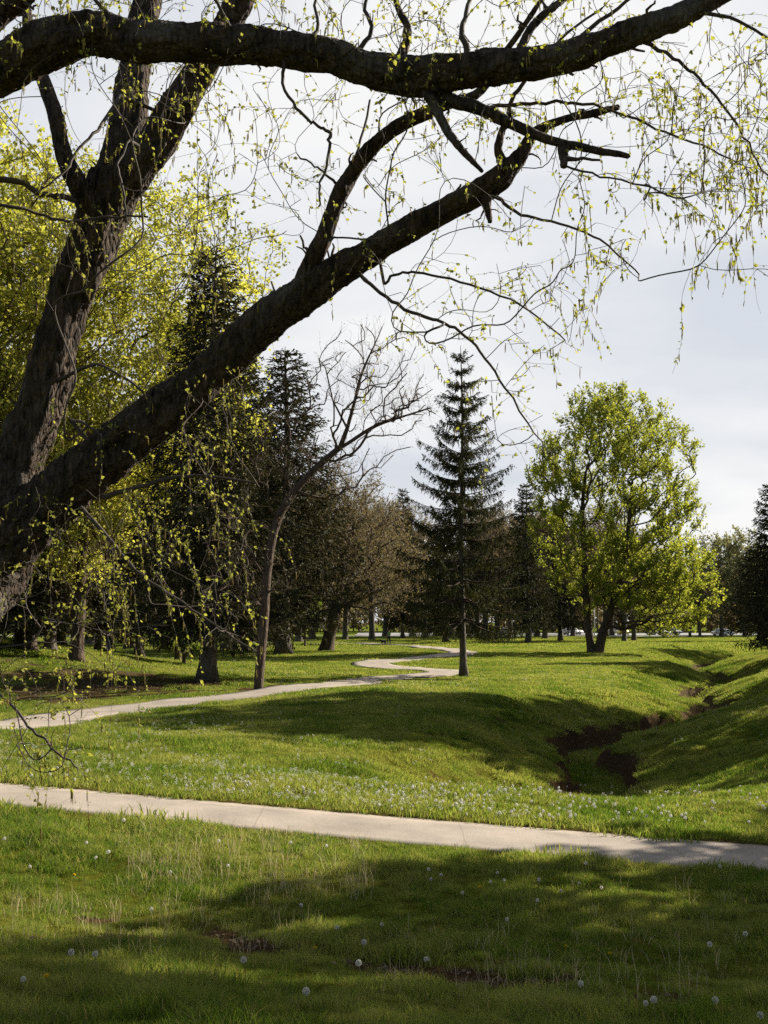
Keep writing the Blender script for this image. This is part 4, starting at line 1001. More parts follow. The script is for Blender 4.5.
# hand-placed boughs (px, py, Y, radius px)
BO = [
    [(284, 60, 6.35, 2.0), (284, 84, 6.3, 1.8), (300, 112, 6.3, 1.7), (318, 127, 6.3, 1.6), (330, 133, 6.3, 1.9), (328, 155, 6.3, 1.6), (322, 182, 6.3, 1.3), (318, 208, 6.3, 1.0)],
    [(342, 188, 7.3, 1.8), (330, 178, 7.25, 1.5), (318, 168, 7.2, 1.2), (300, 158, 7.2, 1.0)],
    [(345, 262, 7.35, 2.4), (365, 280, 7.3, 2.1), (392, 301, 7.2, 1.9), (425, 317, 7.1, 1.8), (455, 328, 7.0, 1.6), (480, 352, 7.0, 1.4), (505, 388, 6.9, 1.2), (540, 440, 6.9, .8)],
    [(384, 284, 7.2, 1.6), (398, 273, 7.2, 1.4), (425, 273, 7.1, 1.3), (470, 285, 7.0, 1.2), (520, 305, 7.0, 1.0), (565, 340, 6.9, .8)],
    [(96, 498, 7.8, 3.2), (130, 490, 7.6, 2.4), (165, 479, 7.5, 2.0), (205, 476, 7.4, 1.4), (256, 483, 7.3, 1.0)],
    [(78, 506, 7.8, 3.0), (104, 532, 7.6, 2.2), (135, 570, 7.4, 1.8), (175, 597, 7.3, 1.5), (215, 626, 7.2, 1.2), (256, 652, 7.1, .8)],
    [(-60, 180, 7.4, 3.6), (10, 180, 7.5, 3.4), (40, 193, 7.6, 3.2), (75, 200, 7.8, 3.0), (90, 208, 7.9, 3.0)],
    [(-60, 205, 7.0, 1.8), (10, 206, 7.0, 1.8), (40, 215, 7.1, 1.6), (75, 221, 7.1, 1.5), (110, 217, 7.1, 1.3), (148, 216, 7.1, 1.0)],
    [(-80, 640, 7.2, 2.2), (0, 695, 6.6, 1.5), (28, 726, 6.4, 1.3), (52, 748, 6.3, 1.1), (78, 768, 6.2, .8)],
    [(455, 100, 6.4, 3.0), (490, 106, 6.4, 2.2), (530, 104, 6.4, 1.8), (575, 104, 6.3, 1.6), (620, 112, 6.3, 1.4), (665, 132, 6.2, 1.2), (710, 150, 6.2, 1.0), (750, 168, 6.1, .8)],
    [(640, 40, 6.1, 2.8), (672, 58, 6.0, 2.0), (700, 80, 6.0, 1.7), (728, 112, 5.9, 1.4), (752, 152, 5.9, 1.1), (775, 190, 5.9, .8)],
    [(498, 198, 7.0, 2.2), (520, 214, 6.9, 1.6), (560, 224, 6.8, 1.3), (600, 240, 6.8, 1.1), (640, 275, 6.7, .8)],
    [(566, 166, 6.0, 1.4), (600, 176, 6.0, 1.2), (650, 188, 6.0, .9)],
    [(330, 236, 7.3, 1.7), (345, 190, 7.4, 1.5), (358, 150, 7.4, 1.4), (370, 100, 7.5, 1.2)],
    [(690, 12, 6, 2.4), (730, 18, 5.9, 1.8), (770, 40, 5.9, 1.3), (810, 80, 5.8, 1.0)],
    [(240, 50, 6.4, 2.4), (225, 20, 6.3, 2.0), (205, -20, 6.2, 1.6)],
    [(120, 30, 6.5, 2.6), (100, 5, 6.4, 2.2), (70, -30, 6.4, 1.8)],
    [(120, 95, 7.6, 2.0), (98, 130, 7.3, 1.8), (78, 150, 7.2, 1.5), (62, 175, 7.1, 1.2), (30, 196, 7.0, .8)],
    [(130, 140, 7.5, 1.5), (118, 165, 7.4, 1.3), (124, 190, 7.3, 1.2), (126, 222, 7.3, .9)],
    [(470, 60, 6.2, 4.0), (462, 30, 6.2, 3.0), (470, 0, 6.3, 2.4), (485, -40, 6.3, 1.5)],
    [(350, 60, 6.3, 3.0), (372, 30, 6.3, 2.4), (365, 5, 6.3, 2.0), (380, -30, 6.3, 1.4)],
    [(560, 50, 6.1, 3.0), (600, 22, 6.1, 2.2), (640, -10, 6.1, 1.6)],
    [(505, 130, 6.95, 2.6), (512, 100, 6.9, 2.4), (530, 75, 6.85, 2.0), (560, 40, 6.8, 1.5), (600, 10, 6.8, 1.2)],
    [(300, 50, 6.35, 2.6), (318, 25, 6.4, 2.0), (315, 0, 6.4, 1.6), (330, -30, 6.4, 1.2)],
    [(60, 380, 7.9, 2.2), (95, 365, 7.6, 1.7), (125, 378, 7.5, 1.4), (150, 398, 7.4, 1.0)],
    [(70, 420, 7.8, 2.0), (85, 424, 7.5, 1.5), (100, 436, 7.4, 1.2)],
]
rng = np.random.RandomState(17)
s = Skel()
for P, R in sk:
    P_ = P[::22]; s.line(P_, -1, list(np.full(len(P_), .004)))
n_limb = s.n
par_ = list(s.par)
bmb = MB()
for bo in BO:
    Q = smooth_poly([list(at(a, b_, c)) + [r * c / FPX] for a, b_, c, r in bo], 5)
    Q[1:, :3] += rng.randn(len(Q) - 1, 3) * .005
    d = np.linalg.norm(s.A[:n_limb] - Q[0, :3], axis=1); i0 = int(np.argmin(d))
    if d[i0] < .45 : s.line(Q[:, :3], i0, list(Q[:, 3]))
    else: s.line(Q[:, :3], -1, list(Q[:, 3]))
# foliage regions: px0, px1, py0, py1, Y0, Y1, count
REG = [(640, 775, 40, 215, 5.6, 6.6, 130), (560, 700, 60, 200, 5.8, 6.8, 80), (380, 640, -30, 110, 5.8, 7.0, 190), (380, 560, 90, 240, 6.2, 7.2, 85), (180, 400, 60, 250, 6.2, 7.6, 120), (200, 420, -40, 50, 6.0, 7.0, 100),
       (380, 590, 260, 350, 6.6, 7.3, 105), (540, 640, 200, 300, 6.4, 6.9, 30), (-20, 200, -40, 110, 6.0, 7.6, 110), (0, 230, 60, 300, 6.6, 8.2, 90), (20, 250, 480, 640, 6.8, 7.8, 150), (180, 250, 370, 470, 6.9, 7.6, 40), (60, 200, 340, 470, 7.2, 8.2, 50),
       (0, 90, 660, 780, 5.9, 6.5, 46), (470, 545, 360, 460, 6.7, 7.0, 22), (-30, 120, 560, 680, 6.6, 7.6, 40), (700, 790, 100, 280, 5.6, 6.2, 40)]
T = []
for a, b_, c, d, y0, y1, m_ in REG:
    for q in range(m_): T.append(at(a + (b_ - a) * rng.rand(), c + (d - c) * rng.rand(), y0 + (y1 - y0) * rng.rand()))
T = np.array(T)
s.colonize(T, rng, .07, k=.0, jit=.12, up=-.05, droop=.12, maxr=1.15)
n = s.n; cnt = np.zeros(n); hasc = np.zeros(n, bool); pr = np.array(s.par)
for i in range(n):
    if pr[i] >= 0: hasc[pr[i]] = True
cnt[~hasc] = 1
for i in range(n - 1, 0, -1):
    if pr[i] >= 0: cnt[pr[i]] += cnt[i]
ch_ = {}
for i in range(n_limb, n):
    if pr[i] >= 0 and (pr[i] not in ch_ or cnt[i] > cnt[ch_[pr[i]]]): ch_[int(pr[i])] = i
for it in range(3):          # ease the kinks out of the twigs
    B_ = s.A[:n].copy()
    for i in range(n_limb, n):
        if i in s.fix or pr[i] < 0 or i not in ch_: continue
        s.A[i] = .4 * B_[i] + .3 * (B_[pr[i]] + B_[ch_[i]])
s.cnt = cnt; s.r = np.clip(.0011 + .00105 * cnt ** .5, .0012, .008)
for i, v in s.fix.items():
    if i >= n_limb: s.r[i] = max(v, s.r[i] if cnt[i] < 30 else 0)
    else: s.r[i] = .0005
tb = MB()
# limbs' own skeleton is hidden inside the bark: emit only what grew from it
s2 = s
def emit_from(s, mb, n0):
    par = np.array(s.par); kids = {}
    for i in range(n0, s.n):
        if par[i] >= 0: kids.setdefault(int(par[i]), []).append(i)
    stack = [(i, int(par[i])) for i in range(n0, s.n) if par[i] < n0]
    while stack:
        i, p = stack.pop(); ch = ([p] if p >= 0 else []) + [i]
        while i in kids:
            ks = sorted(kids[i], key=lambda q: -s.cnt[q])
            for q in ks[1:]: stack.append((q, i))
            i = ks[0]; ch.append(i)
        if len(ch) < 2: continue
        ch = np.array(ch); R = s.r[ch].copy()
        if p >= 0: R[0] = R[1]
        mb.tube(s.A[ch], R, 6 if R.max() > .006 else 4, cap=False)
emit_from(s, tb, n_limb)
# fine hanging twigs with leaves and catkins
def hang(idx, lmin, lmax, out, down, K, curl):
    m_ = len(idx); ln = lmin + (lmax - lmin) * rng.rand(m_) ** 1.6
    g = s.A[idx] - s.A[pr[idx]]; g /= np.linalg.norm(g, axis=1)[:, None] + 1e-9
    d = g * out + rng.randn(m_, 3) * .45; d[:, 2] -= down * .3; d /= np.linalg.norm(d, axis=1)[:, None]
    P = np.zeros((m_, K, 3)); P[:, 0] = s.A[idx]; dl = (ln / (K - 1))[:, None]
    for q in range(1, K):
        d = d + rng.randn(m_, 3) * curl; d[:, 2] -= down * dl[:, 0] * 3.2; d /= np.linalg.norm(d, axis=1)[:, None]
        P[:, q] = P[:, q - 1] + d * dl
    return P
tipsn = np.where((cnt <= 3) & (np.arange(n) >= n_limb))[0]
P1 = hang(tipsn[rng.rand(len(tipsn)) < .62], .08, .34, .7, .6, 6, .16)
tb.tubes(P1, np.full(P1.shape[:2], .0011) * np.linspace(1.2, .7, P1.shape[1])[None], 3)
strn = np.where((cnt <= 30) & (np.arange(n) >= n_limb))[0]
pxs = 384 + FPX * s.A[strn, 0] / s.A[strn, 1]
wgt = .35 + 1.5 * sstep(560, 720, pxs) + .7 * (1 - sstep(180, 260, pxs)); wgt /= wgt.sum()
P2 = hang(rng.choice(strn, 300, p=wgt), .25, .85, .8, 1.2, 12, .10)
tb.tubes(P2, np.full(P2.shape[:2], .0013) * np.linspace(1.2, .6, P2.shape[1])[None], 3)
for P, R in sk:      # dead spurs and stubs on the limbs
    m_ = max(3, int(len(P) * .014 / .16)); ii = rng.randint(3, len(P) - 3, m_); dd_ = rng.randn(m_, 3); T_ = P[ii + 1] - P[ii]; T_ /= np.linalg.norm(T_, axis=1)[:, None]
    dd_ -= T_ * (dd_ * T_).sum(1)[:, None]; dd_ /= np.linalg.norm(dd_, axis=1)[:, None]; dd_ += T_ * .5; ln = (.02 + .11 * rng.rand(m_) ** 2)[:, None, None] * np.linspace(0, 1, 5)[None, :, None]
    PP = P[ii][:, None] + dd_[:, None] * (R[ii][:, None, None] * .8 + ln); PP[:, 1:] += np.cumsum(rng.randn(m_, 4, 3) * .010, axis=1)
    tb.tubes(PP, (.003 + .009 * rng.rand(m_) ** 2)[:, None] * np.array([[1.5, 1, .85, .75, .6]]), 6)
link('twigs', tb.mesh('twigs', M_twig_fg), FG)
lb = MB(); nl = 0
for P, k in ((P1, 6), (P2, 18)):
    Q, D = along(P, k, rng, .15); keep = rng.rand(len(Q)) < .85; Q, D = Q[keep], D[keep]; nl += len(Q)
    leaves(lb, Q, .0185, rng, up=-.15, long=1.15, axis=D * .6, jitter=.35, hexa=True)
link('foliage', lb.mesh('foliage', M_leaf_fg, False), FG)
# catkins: the largest hundred are parts of their own
Q1, _ = along(P1[rng.rand(len(P1)) < .40], 1, rng, .9); Q2, _ = along(P2, 4, rng, .3); Pc = np.vstack([Q1, Q2])
mc = len(Pc); cl = .035 + .045 * rng.rand(mc); order = np.argsort(-cl / Pc[:, 1]); Pc, cl = Pc[order], cl[order]
KP = Pc[:, None] + np.concatenate([np.cumsum(rng.randn(mc, 5, 2) * .0015, axis=1), (-cl[:, None] * np.linspace(0, 1, 5)[None])[..., None]], -1)
KR = np.array([[.0013, .0030, .0034, .0029, .0010]]) * (.8 + .4 * rng.rand(mc, 1))
view = np.where((np.abs(Pc[:, 0] / Pc[:, 1]) < .34))[0]; big = set(view[:100].tolist())
for q in sorted(big):
    cb = MB(); cb.tubes(KP[q:q + 1], KR[q:q + 1], 5); link('catkin', cb.mesh('catkin', M_catkin), FG)
rest = np.array([q for q in range(mc) if q not in big])
cb = MB(); cb.tubes(KP[rest], KR[rest], 5); o = link('catkins', cb.mesh('catkins', M_catkin), FG); o['kind'] = 'stuff'
print('fg leaves', nl, 'catkins', mc)

# ------------------------------------------------------------------ dandelions
M_stem = simple('dandelion_stem', (.20, .20, .07), .6)
M_fluff = leafmat('dandelion_fluff', [(.62, .60, .55), (.80, .78, .74)], (1.0, 1.0, 1.0), .5)
M_petal = leafmat('dandelion_petal', [(.75, .55, .02), (.85, .65, .03)], (1.0, .9, .3), .3)
M_straw = leafmat('dry_straw', [(.32, .26, .14), (.55, .46, .29)], (1.1, 1.05, .9), .3)
M_litter = leafmat('dead_leaf', [(.05, .035, .02), (.12, .085, .05), (.19, .14, .085)], (1.1, 1.0, .8), .15)
def seed_head(rng, r, n):
    v = rng.randn(n, 3); v /= np.linalg.norm(v, axis=1)[:, None]
    mb = MB(); b = np.cross(v, rng.randn(n, 3)); b /= np.linalg.norm(b, axis=1)[:, None]; c = np.cross(v, b)
    o = v * r * .15; e = v * r * .85
    V = np.stack([o - b * r * .012, o + b * r * .012, e], 1); mb.add(V.reshape(-1, 3), np.arange(n * 3).reshape(n, 3))
    for a in range(3):   # parachute of fine hairs
        w = b * math.cos(a * 1.05) + c * math.sin(a * 1.05)
        V = np.stack([e, v * r * 1.03 + w * r * .22, v * r * 1.06, v * r * 1.03 - w * r * .22], 1); mb.add(V.reshape(-1, 3), np.arange(n * 4).reshape(n, 4))
    return mb
rng = np.random.RandomState(23)
DV = []
for q in range(4):
    h = [.13, .17, .10, .20][q]; hb = seed_head(rng, [.024, .021, .022, .023][q], 150)
    for V in hb.V: V += np.array((.02, 0, h))
    sb = MB(); sb.tube([(0, 0, -.02), (.004, 0, h * .4), (.012, 0, h * .75), (.02, 0, h)], [.0026, .0022, .0019, .0017], 5)
    sb.tube([(.02, 0, h - .004), (.02, 0, h + .004)], [.004, .005], 6)
    DV.append((sb.mesh('stem', M_stem), hb.mesh('seed_head', M_fluff, False), h))
fb = MB(); nP = 60; a = rng.rand(nP) * 6.283; el_ = rng.rand(nP) * 1.1
v = np.stack([np.cos(a) * np.cos(el_), np.sin(a) * np.cos(el_), np.sin(el_)], 1)
leaves(fb, np.tile((0, 0, .055), (nP, 1)) + v * .002, .017, rng, axis=v * 3, jitter=.1)
sb = MB(); sb.tube([(0, 0, -.02), (0, 0, .055)], [.002, .0025], 5)
DY = (sb.mesh('stem', M_stem), fb.mesh('petals', M_petal, False), .055)
n_d = [0]
def dandelion(x, y, v, label, group=None, sc=1.0):
    st_, hd, h = DY if v == 'y' else DV[v % 4]
    z = float(Hc(np.array(x), np.array(y)))
    t = thing('dandelion', label, 'dandelion', (x, y, z), rng.rand() * 6.28, group, sc)
    link('stem', st_, t); link('flower_head' if v == 'y' else 'seed_head', hd, t); n_d[0] += 1
HEADS = [(309, 995, 'largest white dandelion clock at the bottom edge left of centre'), (583, 989, 'tall white dandelion clock in the dark grass at the bottom right of centre'),
    (718, 1004, 'white dandelion clock on a long stem at the bottom right'), (246, 965, 'white dandelion clock alone in shaded grass below the bare soil patch'),
    (70, 955, 'left one of the two dandelion clocks side by side at the lower left'), (96, 958, 'right one of the two dandelion clocks side by side at the lower left'),
    (338, 929, 'dandelion clock on a straight stem just inside the shadow edge'), (362, 946, 'upper one of two dandelion clocks standing one above the other left of centre'),
    (361, 965, 'lower one of two dandelion clocks standing one above the other left of centre'), (656, 1007, 'small dandelion clock at the bottom edge beside a shorter one on the right'),
    (762, 1018, 'dandelion clock in the bottom right corner'), (744, 936, 'white dandelion clock near the right edge in shaded grass'), (708, 946, 'small dandelion clock left of the one by the right edge'),
    (722, 868, 'dandelion clock against the near edge of the concrete path on the right'), (425, 960, 'dandelion clock beside bare soil and litter in the middle foreground'), (107, 854, 'dandelion clock among dry stalks in the sunlit grass on the left'),
    (122, 821, 'dandelion clock against the near edge of the concrete path on the left'), (538, 881, 'taller dandelion clock of the shaded slope right of centre')]
for q, (px, py, lab) in enumerate(HEADS):
    g0 = ground(px, py, Hc); h = DV[q % 4][2]; g1 = ground(px, py + h / g0[1] * FPX, Hc); dandelion(g1[0], g1[1], q, lab, sc=1.0)
for px, py in [(327, 840), (218, 835), (229, 859), (31, 860), (170, 871), (22, 987), (429, 869), (432, 877), (440, 875), (492, 880), (497, 866), (504, 873), (580, 881), (601, 881), (561, 889), (537, 896), (464, 894), (586, 863), (508, 913), (648, 1012), (150, 905), (300, 901), (291, 842), (381, 925), (95, 858), (85, 843), (3, 834)]:
    g0 = ground(px, py + 14, Hc); dandelion(g0[0], g0[1], rng.randint(4), 'small white dandelion clock scattered in the grass between the viewer and the near path', 'dandelions in front of the near path', .8)
for px, py in [(46, 985), (566, 953), (480, 892), (74, 880), (315, 955), (610, 960)]:
    g0 = ground(px, py, Hc); dandelion(g0[0], g0[1], 'y', 'yellow dandelion flower low in the foreground grass', 'yellow dandelions in the foreground')
k = 0
while k < 235:
    px = 768 * rng.rand() ** .8; py = 778 + 37 * rng.rand() + .02 * px
    if fbm(np.array(px * .03), np.array(py * .1), 3) < -.05 + .25 * rng.rand() - .22 * math.exp(-((px - 520) / 170) ** 2): continue
    g0 = ground(px, py, Hc)
    if path_d(np.array(g0[0]), np.array(g0[1])) < .08 or g0[1] < 16: continue
    dandelion(g0[0], g0[1], rng.randint(4), 'white dandelion clock in the sunlit strip beyond the near path', 'dandelions along the far side of the near path', .7 + .35 * rng.rand()); k += 1
# the countless rest, farther off
DS = seed_head(rng, .026, 12)
proto = []
for q in range(2):
    h = .085 + .03 * q; V = np.vstack(DS.V) + np.array((0, 0, h)); f4 = np.vstack(DS.F[4]); f3 = np.vstack(DS.F[3])
    st_ = np.array([(-.003, 0, 0), (.003, 0, 0), (0, .002, h)]); proto.append((V, f4, f3))
m_ = 15000; y = 17 + 75 * rng.rand(m_) ** 1.3; x = (rng.rand(m_) * 2 - 1) * (.42 * y + 1)
cl_ = fbm(x * .16, y * .10, 3) + .6 * fbm(x * .9, y * .9, 2); kp = (cl_ > -.02 + .22 * rng.rand(m_)) & (path_d(x, y) > .1) & (rng.rand(m_) < .6 + .4 * (y < 30))
x, y = x[kp], y[kp]; pos = np.stack([x, y, Hc(x, y)], 1); z0_ = np.zeros(len(x))
o = scatter_stuff('dandelions', 'white specks of countless dandelion clocks over the meadow', proto, pos, np.stack([z0_, z0_, rng.rand(len(x)) * 6.28], 1), .8 + .5 * rng.rand(len(x)), M_fluff)
o['category'] = 'dandelions'
# dry stalks and dead leaves
def stalks(rng, n_):
    V, f4, f3 = blades(rng, n_, .10, .10, .34, .0045, .7); return V, f4, f3
ps = [stalks(rng, 5) for _ in range(3)]
pts = []
for a, b_, c, d, m_ in [(120, 370, 835, 905, 230), (0, 330, 905, 960, 90), (380, 700, 930, 1015, 60), (520, 768, 870, 1000, 40), (0, 768, 800, 860, 40)]:
    for q in range(m_):
        g0 = ground(a + (b_ - a) * rng.rand(), c + (d - c) * rng.rand(), Hc)
        if path_d(np.array(g0[0]), np.array(g0[1])) > .15: pts.append(g0)
pts = np.array(pts); z0_ = np.zeros(len(pts))
o = scatter_stuff('dry_stalks', 'pale dry stalks standing out of the foreground grass', ps, pts, np.stack([z0_, z0_, rng.rand(len(pts)) * 6.28], 1), .6 + .8 * rng.rand(len(pts)), M_straw); o['category'] = 'dry stalks'
m_ = 26000; y = 5 + 10 * rng.rand(m_); x = (rng.rand(m_) * 2 - 1) * (.45 * y + 1); d = dirtmask(x, y, y * 0); kp = (rng.rand(m_) < d * .5 + .006) & (path_d(x, y) > 0)
x, y = x[kp], y[kp]; m2 = 9000; x2 = BANK[0] + rng.randn(m2) * 4; y2 = BANK[1] + rng.randn(m2) * 4; d2 = dirtmask(x2, y2, y2 * 0); kp = rng.rand(m2) < d2 * .8; x = np.append(x, x2[kp]); y = np.append(y, y2[kp])
Q = np.stack([x, y, Hc(x, y) + .004 + .02 * rng.rand(len(x))], 1); lb = MB(); leaves(lb, Q, .036, rng, long=1.1, axis=np.stack([rng.randn(len(x)), rng.randn(len(x)), .2 * rng.randn(len(x))], 1) * 2, jitter=.4)
tag(link('leaf_litter', lb.mesh('leaf_litter', M_litter, False)), 'brown dead leaves lying on the bare soil', 'dead leaves', kind='stuff')

# ------------------------------------------------------------------ person and dog on the path
def skin_fig(name, verts, edges, radii, m, parent, sub=1):
    me = bpy.data.meshes.new(name); me.from_pydata(verts, edges, []); me.materials.append(m); o = link(name, me, parent)
    md = o.modifiers.new('skin', 'SKIN'); sv = me.skin_vertices[0].data if me.skin_vertices else None
    if sv is None:
        bpy.context.view_layer.update(); sv = me.skin_vertices[0].data
    for q, r in enumerate(radii): sv[q].radius = (r, r) if not isinstance(r, tuple) else r
    sv[0].use_root = True
    o.modifiers.new('smooth', 'SUBSURF').levels = sub; o.modifiers['smooth'].render_levels = sub + 1
    return o
M_skin = simple('skin', (.45, .28, .20), .6); M_hair = simple('dark_hair', (.02, .015, .012), .7); M_shirt = simple('green_shirt', (.10, .22, .05), .8); M_trou = simple('dark_trousers', (.02, .02, .024), .85); M_shoe = simple('grey_shoe', (.35, .34, .33), .7)
gp = ground(389, 645.6, Hc); pz = float(H0(gp[0], gp[1])) + .03 + .0006 * (gp[1] - 20)
pr_ = thing('person', 'person in a green top and dark trousers walking a dark dog on the far path', 'person', (gp[0], gp[1], pz), math.radians(115))
# +X is forward in the figure's own frame
pv = [(0, 0, .92), (0, 0, 1.10), (.01, 0, 1.30), (.02, 0, 1.42), (.03, 0, 1.50), (.05, 0, 1.60), (.05, 0, 1.68),
      (0, .09, .86), (.14, .10, .50), (.06, .10, .09), (.20, .10, .04), (0, -.09, .86), (-.06, -.10, .50), (-.26, -.10, .12), (-.16, -.10, .05),
      (.01, .18, 1.36), (-.06, .23, 1.12), (.02, .24, .92), (.06, .24, .84), (.01, -.18, 1.36), (.10, -.22, 1.12), (.28, -.21, 1.00), (.36, -.21, .98)]
pe = [(0, 1), (1, 2), (2, 3), (3, 4), (4, 5), (5, 6), (0, 7), (7, 8), (8, 9), (9, 10), (0, 11), (11, 12), (12, 13), (13, 14), (2, 15), (15, 16), (16, 17), (17, 18), (2, 19), (19, 20), (20, 21), (21, 22)]
prr = [(.10, .14), (.095, .13), (.11, .16), (.07, .08), .05, (.085, .075), (.07, .065), .09, .062, .045, .035, .09, .062, .045, .035, .055, .042, .034, .03, .055, .042, .034, .03]
skin_fig('body', pv, pe, prr, M_skin, pr_)
skin_fig('shirt', [pv[0], pv[1], pv[2], (.018, 0, 1.40), pv[15], pv[16], pv[19], pv[20]], [(0, 1), (1, 2), (2, 3), (2, 4), (4, 5), (2, 6), (6, 7)], [(.12, .16), (.115, .15), (.13, .18), (.085, .10), .07, .056, .07, .056], M_shirt, pr_)
skin_fig('trousers', [(0, 0, .93), pv[7], pv[8], (.07, .10, .14), pv[11], pv[12], (-.25, -.10, .17)], [(0, 1), (1, 2), (2, 3), (0, 4), (4, 5), (5, 6)], [(.125, .16), .105, .080, .062, .105, .080, .062], M_trou, pr_)
hb = MB()
th_ = np.linspace(0, math.pi * .62, 7); ph = np.linspace(0, 2 * math.pi, 13)[:-1]
V = np.array([(.035 + .10 * math.sin(t_) * math.cos(p_), .088 * math.sin(t_) * math.sin(p_), 1.64 + .115 * math.cos(t_)) for t_ in th_ for p_ in ph]); V[:12] = V[:12].mean(0)
i = np.arange(6)[:, None] * 12; j = np.arange(12)[None]; hb.add(V, np.stack([i + j, i + (j + 1) % 12, i + 12 + (j + 1) % 12, i + 12 + j], -1).reshape(-1, 4)); link('hair', hb.mesh('hair', M_hair), pr_)
for q, (fx, fy, fz) in enumerate([(.06, .10, .0), (-.27, -.10, .03)]):
    sb = MB(); sb.tube([(fx - .05, fy, fz + .045), (fx + .03, fy, fz + .06), (fx + .12, fy, fz + .045), (fx + .20, fy, fz + .035)], [.035, .05, .046, .028], 8); link('shoe', sb.mesh('shoe', M_shoe), pr_)
gd = ground(383.4, 645.8, Hc)
dr = thing('dog', 'small dark dog walking on the path beside the person', 'dog', (gd[0], gd[1], float(H0(gd[0], gd[1])) + .10), math.radians(150))
M_fur = simple('black_fur', (.018, .015, .013), .9)
dvv = [(-.26, 0, .42), (-.05, 0, .41), (.20, 0, .42), (.33, 0, .52), (.42, 0, .62), (.55, 0, .58), (-.36, 0, .50), (-.50, 0, .62),
       (.20, .09, .32), (.22, .09, .16), (.26, .09, .03), (.20, -.09, .32), (.14, -.09, .17), (.12, -.09, .03), (-.26, .09, .32), (-.20, .09, .20), (-.32, .09, .14), (-.29, .09, .03), (-.26, -.09, .32), (-.26, -.09, .20), (-.38, -.09, .14), (-.38, -.09, .03)]
dee = [(0, 1), (1, 2), (2, 3), (3, 4), (4, 5), (0, 6), (6, 7), (2, 8), (8, 9), (9, 10), (2, 11), (11, 12), (12, 13), (0, 14), (14, 15), (15, 16), (16, 17), (0, 18), (18, 19), (19, 20), (20, 21)]
drr = [.12, .12, .14, .09, .085, .04, .03, .015, .07, .035, .03, .07, .035, .03, .08, .045, .03, .03, .08, .045, .03, .03]
skin_fig('body', dvv, dee, drr, M_fur, dr)
for sy in (-1, 1):
    eb_ = MB(); eb_.add([(.40, sy * .04, .68), (.44, sy * .07, .66), (.38, sy * .09, .58), (.42, sy * .085, .59)], [(0, 1, 3, 2)]); link('ear', eb_.mesh('ear', M_fur), dr)
a_, b2 = np.array((gp[0], gp[1], pz)), None
Rz = lambda v, r: np.array((v[0] * math.cos(r) - v[1] * math.sin(r), v[0] * math.sin(r) + v[1] * math.cos(r), v[2]))
hand = a_ + Rz((.37, -.21, .98), math.radians(115)); col = np.array((gd[0], gd[1], float(H0(gd[0], gd[1])) + .10)) + Rz((.33, 0, .58), math.radians(150))
lb = MB(); tt = np.linspace(0, 1, 9)[:, None]; LP_ = hand * (1 - tt) + col * tt; LP_[:, 2] -= .18 * np.sin(tt[:, 0] * math.pi); lb.tube(LP_, np.full(9, .008), 5)
tag(link('leash', lb.mesh('leash', M_trou)), 'thin dark leash from the hand of the person to the dog', 'leash')

# ------------------------------------------------------------------ far road: cars, lamp posts, clipped bushes
M_glass = simple('car_glass', (.03, .035, .04), .15, spec=.6, var=.05); M_tyre = simple('tyre', (.02, .02, .02), .9); M_lampm = simple('galvanised_metal', (.62, .63, .63), .45, .2); M_light = simple('lamp_lens', (.85, .85, .8), .2)
def paint(name, c): return simple(name, c, .35, .0, .03, spec=.5)
def car(px, Y, m, label, ry):
    x = (px - 384) / FPX * Y; z = float(H0(x, Y)) + .12
    t = thing('parked_car', label, 'car', (x, Y, z), ry, None)
    prof_ = [(-2.15, .35), (-2.18, .75), (-2.0, .92), (-1.55, .98), (-1.05, 1.40), (-.2, 1.47), (.55, 1.38), (1.05, .98), (1.9, .86), (2.15, .68), (2.18, .35), (1.75, .28), (1.05, .28), (-1.05, .28), (-1.75, .28)]
    body = MB(); k = len(prof_)
    def wid(z_): return .86 if z_ < .99 else .66
    V = [(a, -wid(c), c) for a, c in prof_] + [(a, wid(c), c) for a, c in prof_]
    body.add(V, [(i, (i + 1) % k, k + (i + 1) % k, k + i) for i in range(k)]); body.F[k] = [np.array([list(range(k))[::-1]]), np.array([list(range(k, 2 * k))])]
    link('body', body.mesh('body', m, False), t)
    for sy in (-1, 1):
        w = MB(); y0 = sy * .872; y1 = sy * .69
        w.add([(-1.35, y0, 1.0), (.92, y0, 1.0), (.50, y1, 1.34), (-1.0, y1, 1.36)], [(0, 1, 2, 3)]); link('side_window', w.mesh('side_window', M_glass, False), t)
    for nm, q in (('windscreen', [(1.06, 1.0), (.60, 1.375)]), ('rear_window', [(-1.54, 1.01), (-1.08, 1.39)])):
        w = MB(); s_ = .03 if nm == 'windscreen' else -.03
        w.add([(q[0][0] + s_, -.78, q[0][1]), (q[0][0] + s_, .78, q[0][1]), (q[1][0] + s_, .62, q[1][1]), (q[1][0] + s_, -.62, q[1][1])], [(0, 1, 2, 3)]); link(nm, w.mesh(nm, M_glass, False), t)
    for sx in (-1.35, 1.35):
        for sy in (-1, 1):
            w = MB(); w.tube([(sx, sy * .70, .32), (sx, sy * .90, .32)], [.32, .32], 16); wo_ = link('wheel', w.mesh('wheel', M_tyre, False), t)
            w = MB(); w.tube([(sx, sy * .89, .32), (sx, sy * .915, .32)], [.19, .17], 10); link('rim', w.mesh('rim', M_lampm, False), wo_)
    for sx, nm in ((2.17, 'headlight'), (-2.18, 'tail_light')):
        for sy in (-1, 1):
            w = MB(); w.box((sx, sy * .62, .66), (.06, .30, .14)); link(nm, w.mesh(nm, M_light if sx > 0 else simple('red_lens', (.35, .02, .02), .3), False), t)
Pw, Ps, Pd, Py_ = paint('white_paint', (.75, .75, .74)), paint('silver_paint', (.45, .46, .48)), paint('dark_blue_paint', (.03, .04, .08)), paint('yellow_paint', (.70, .58, .05))
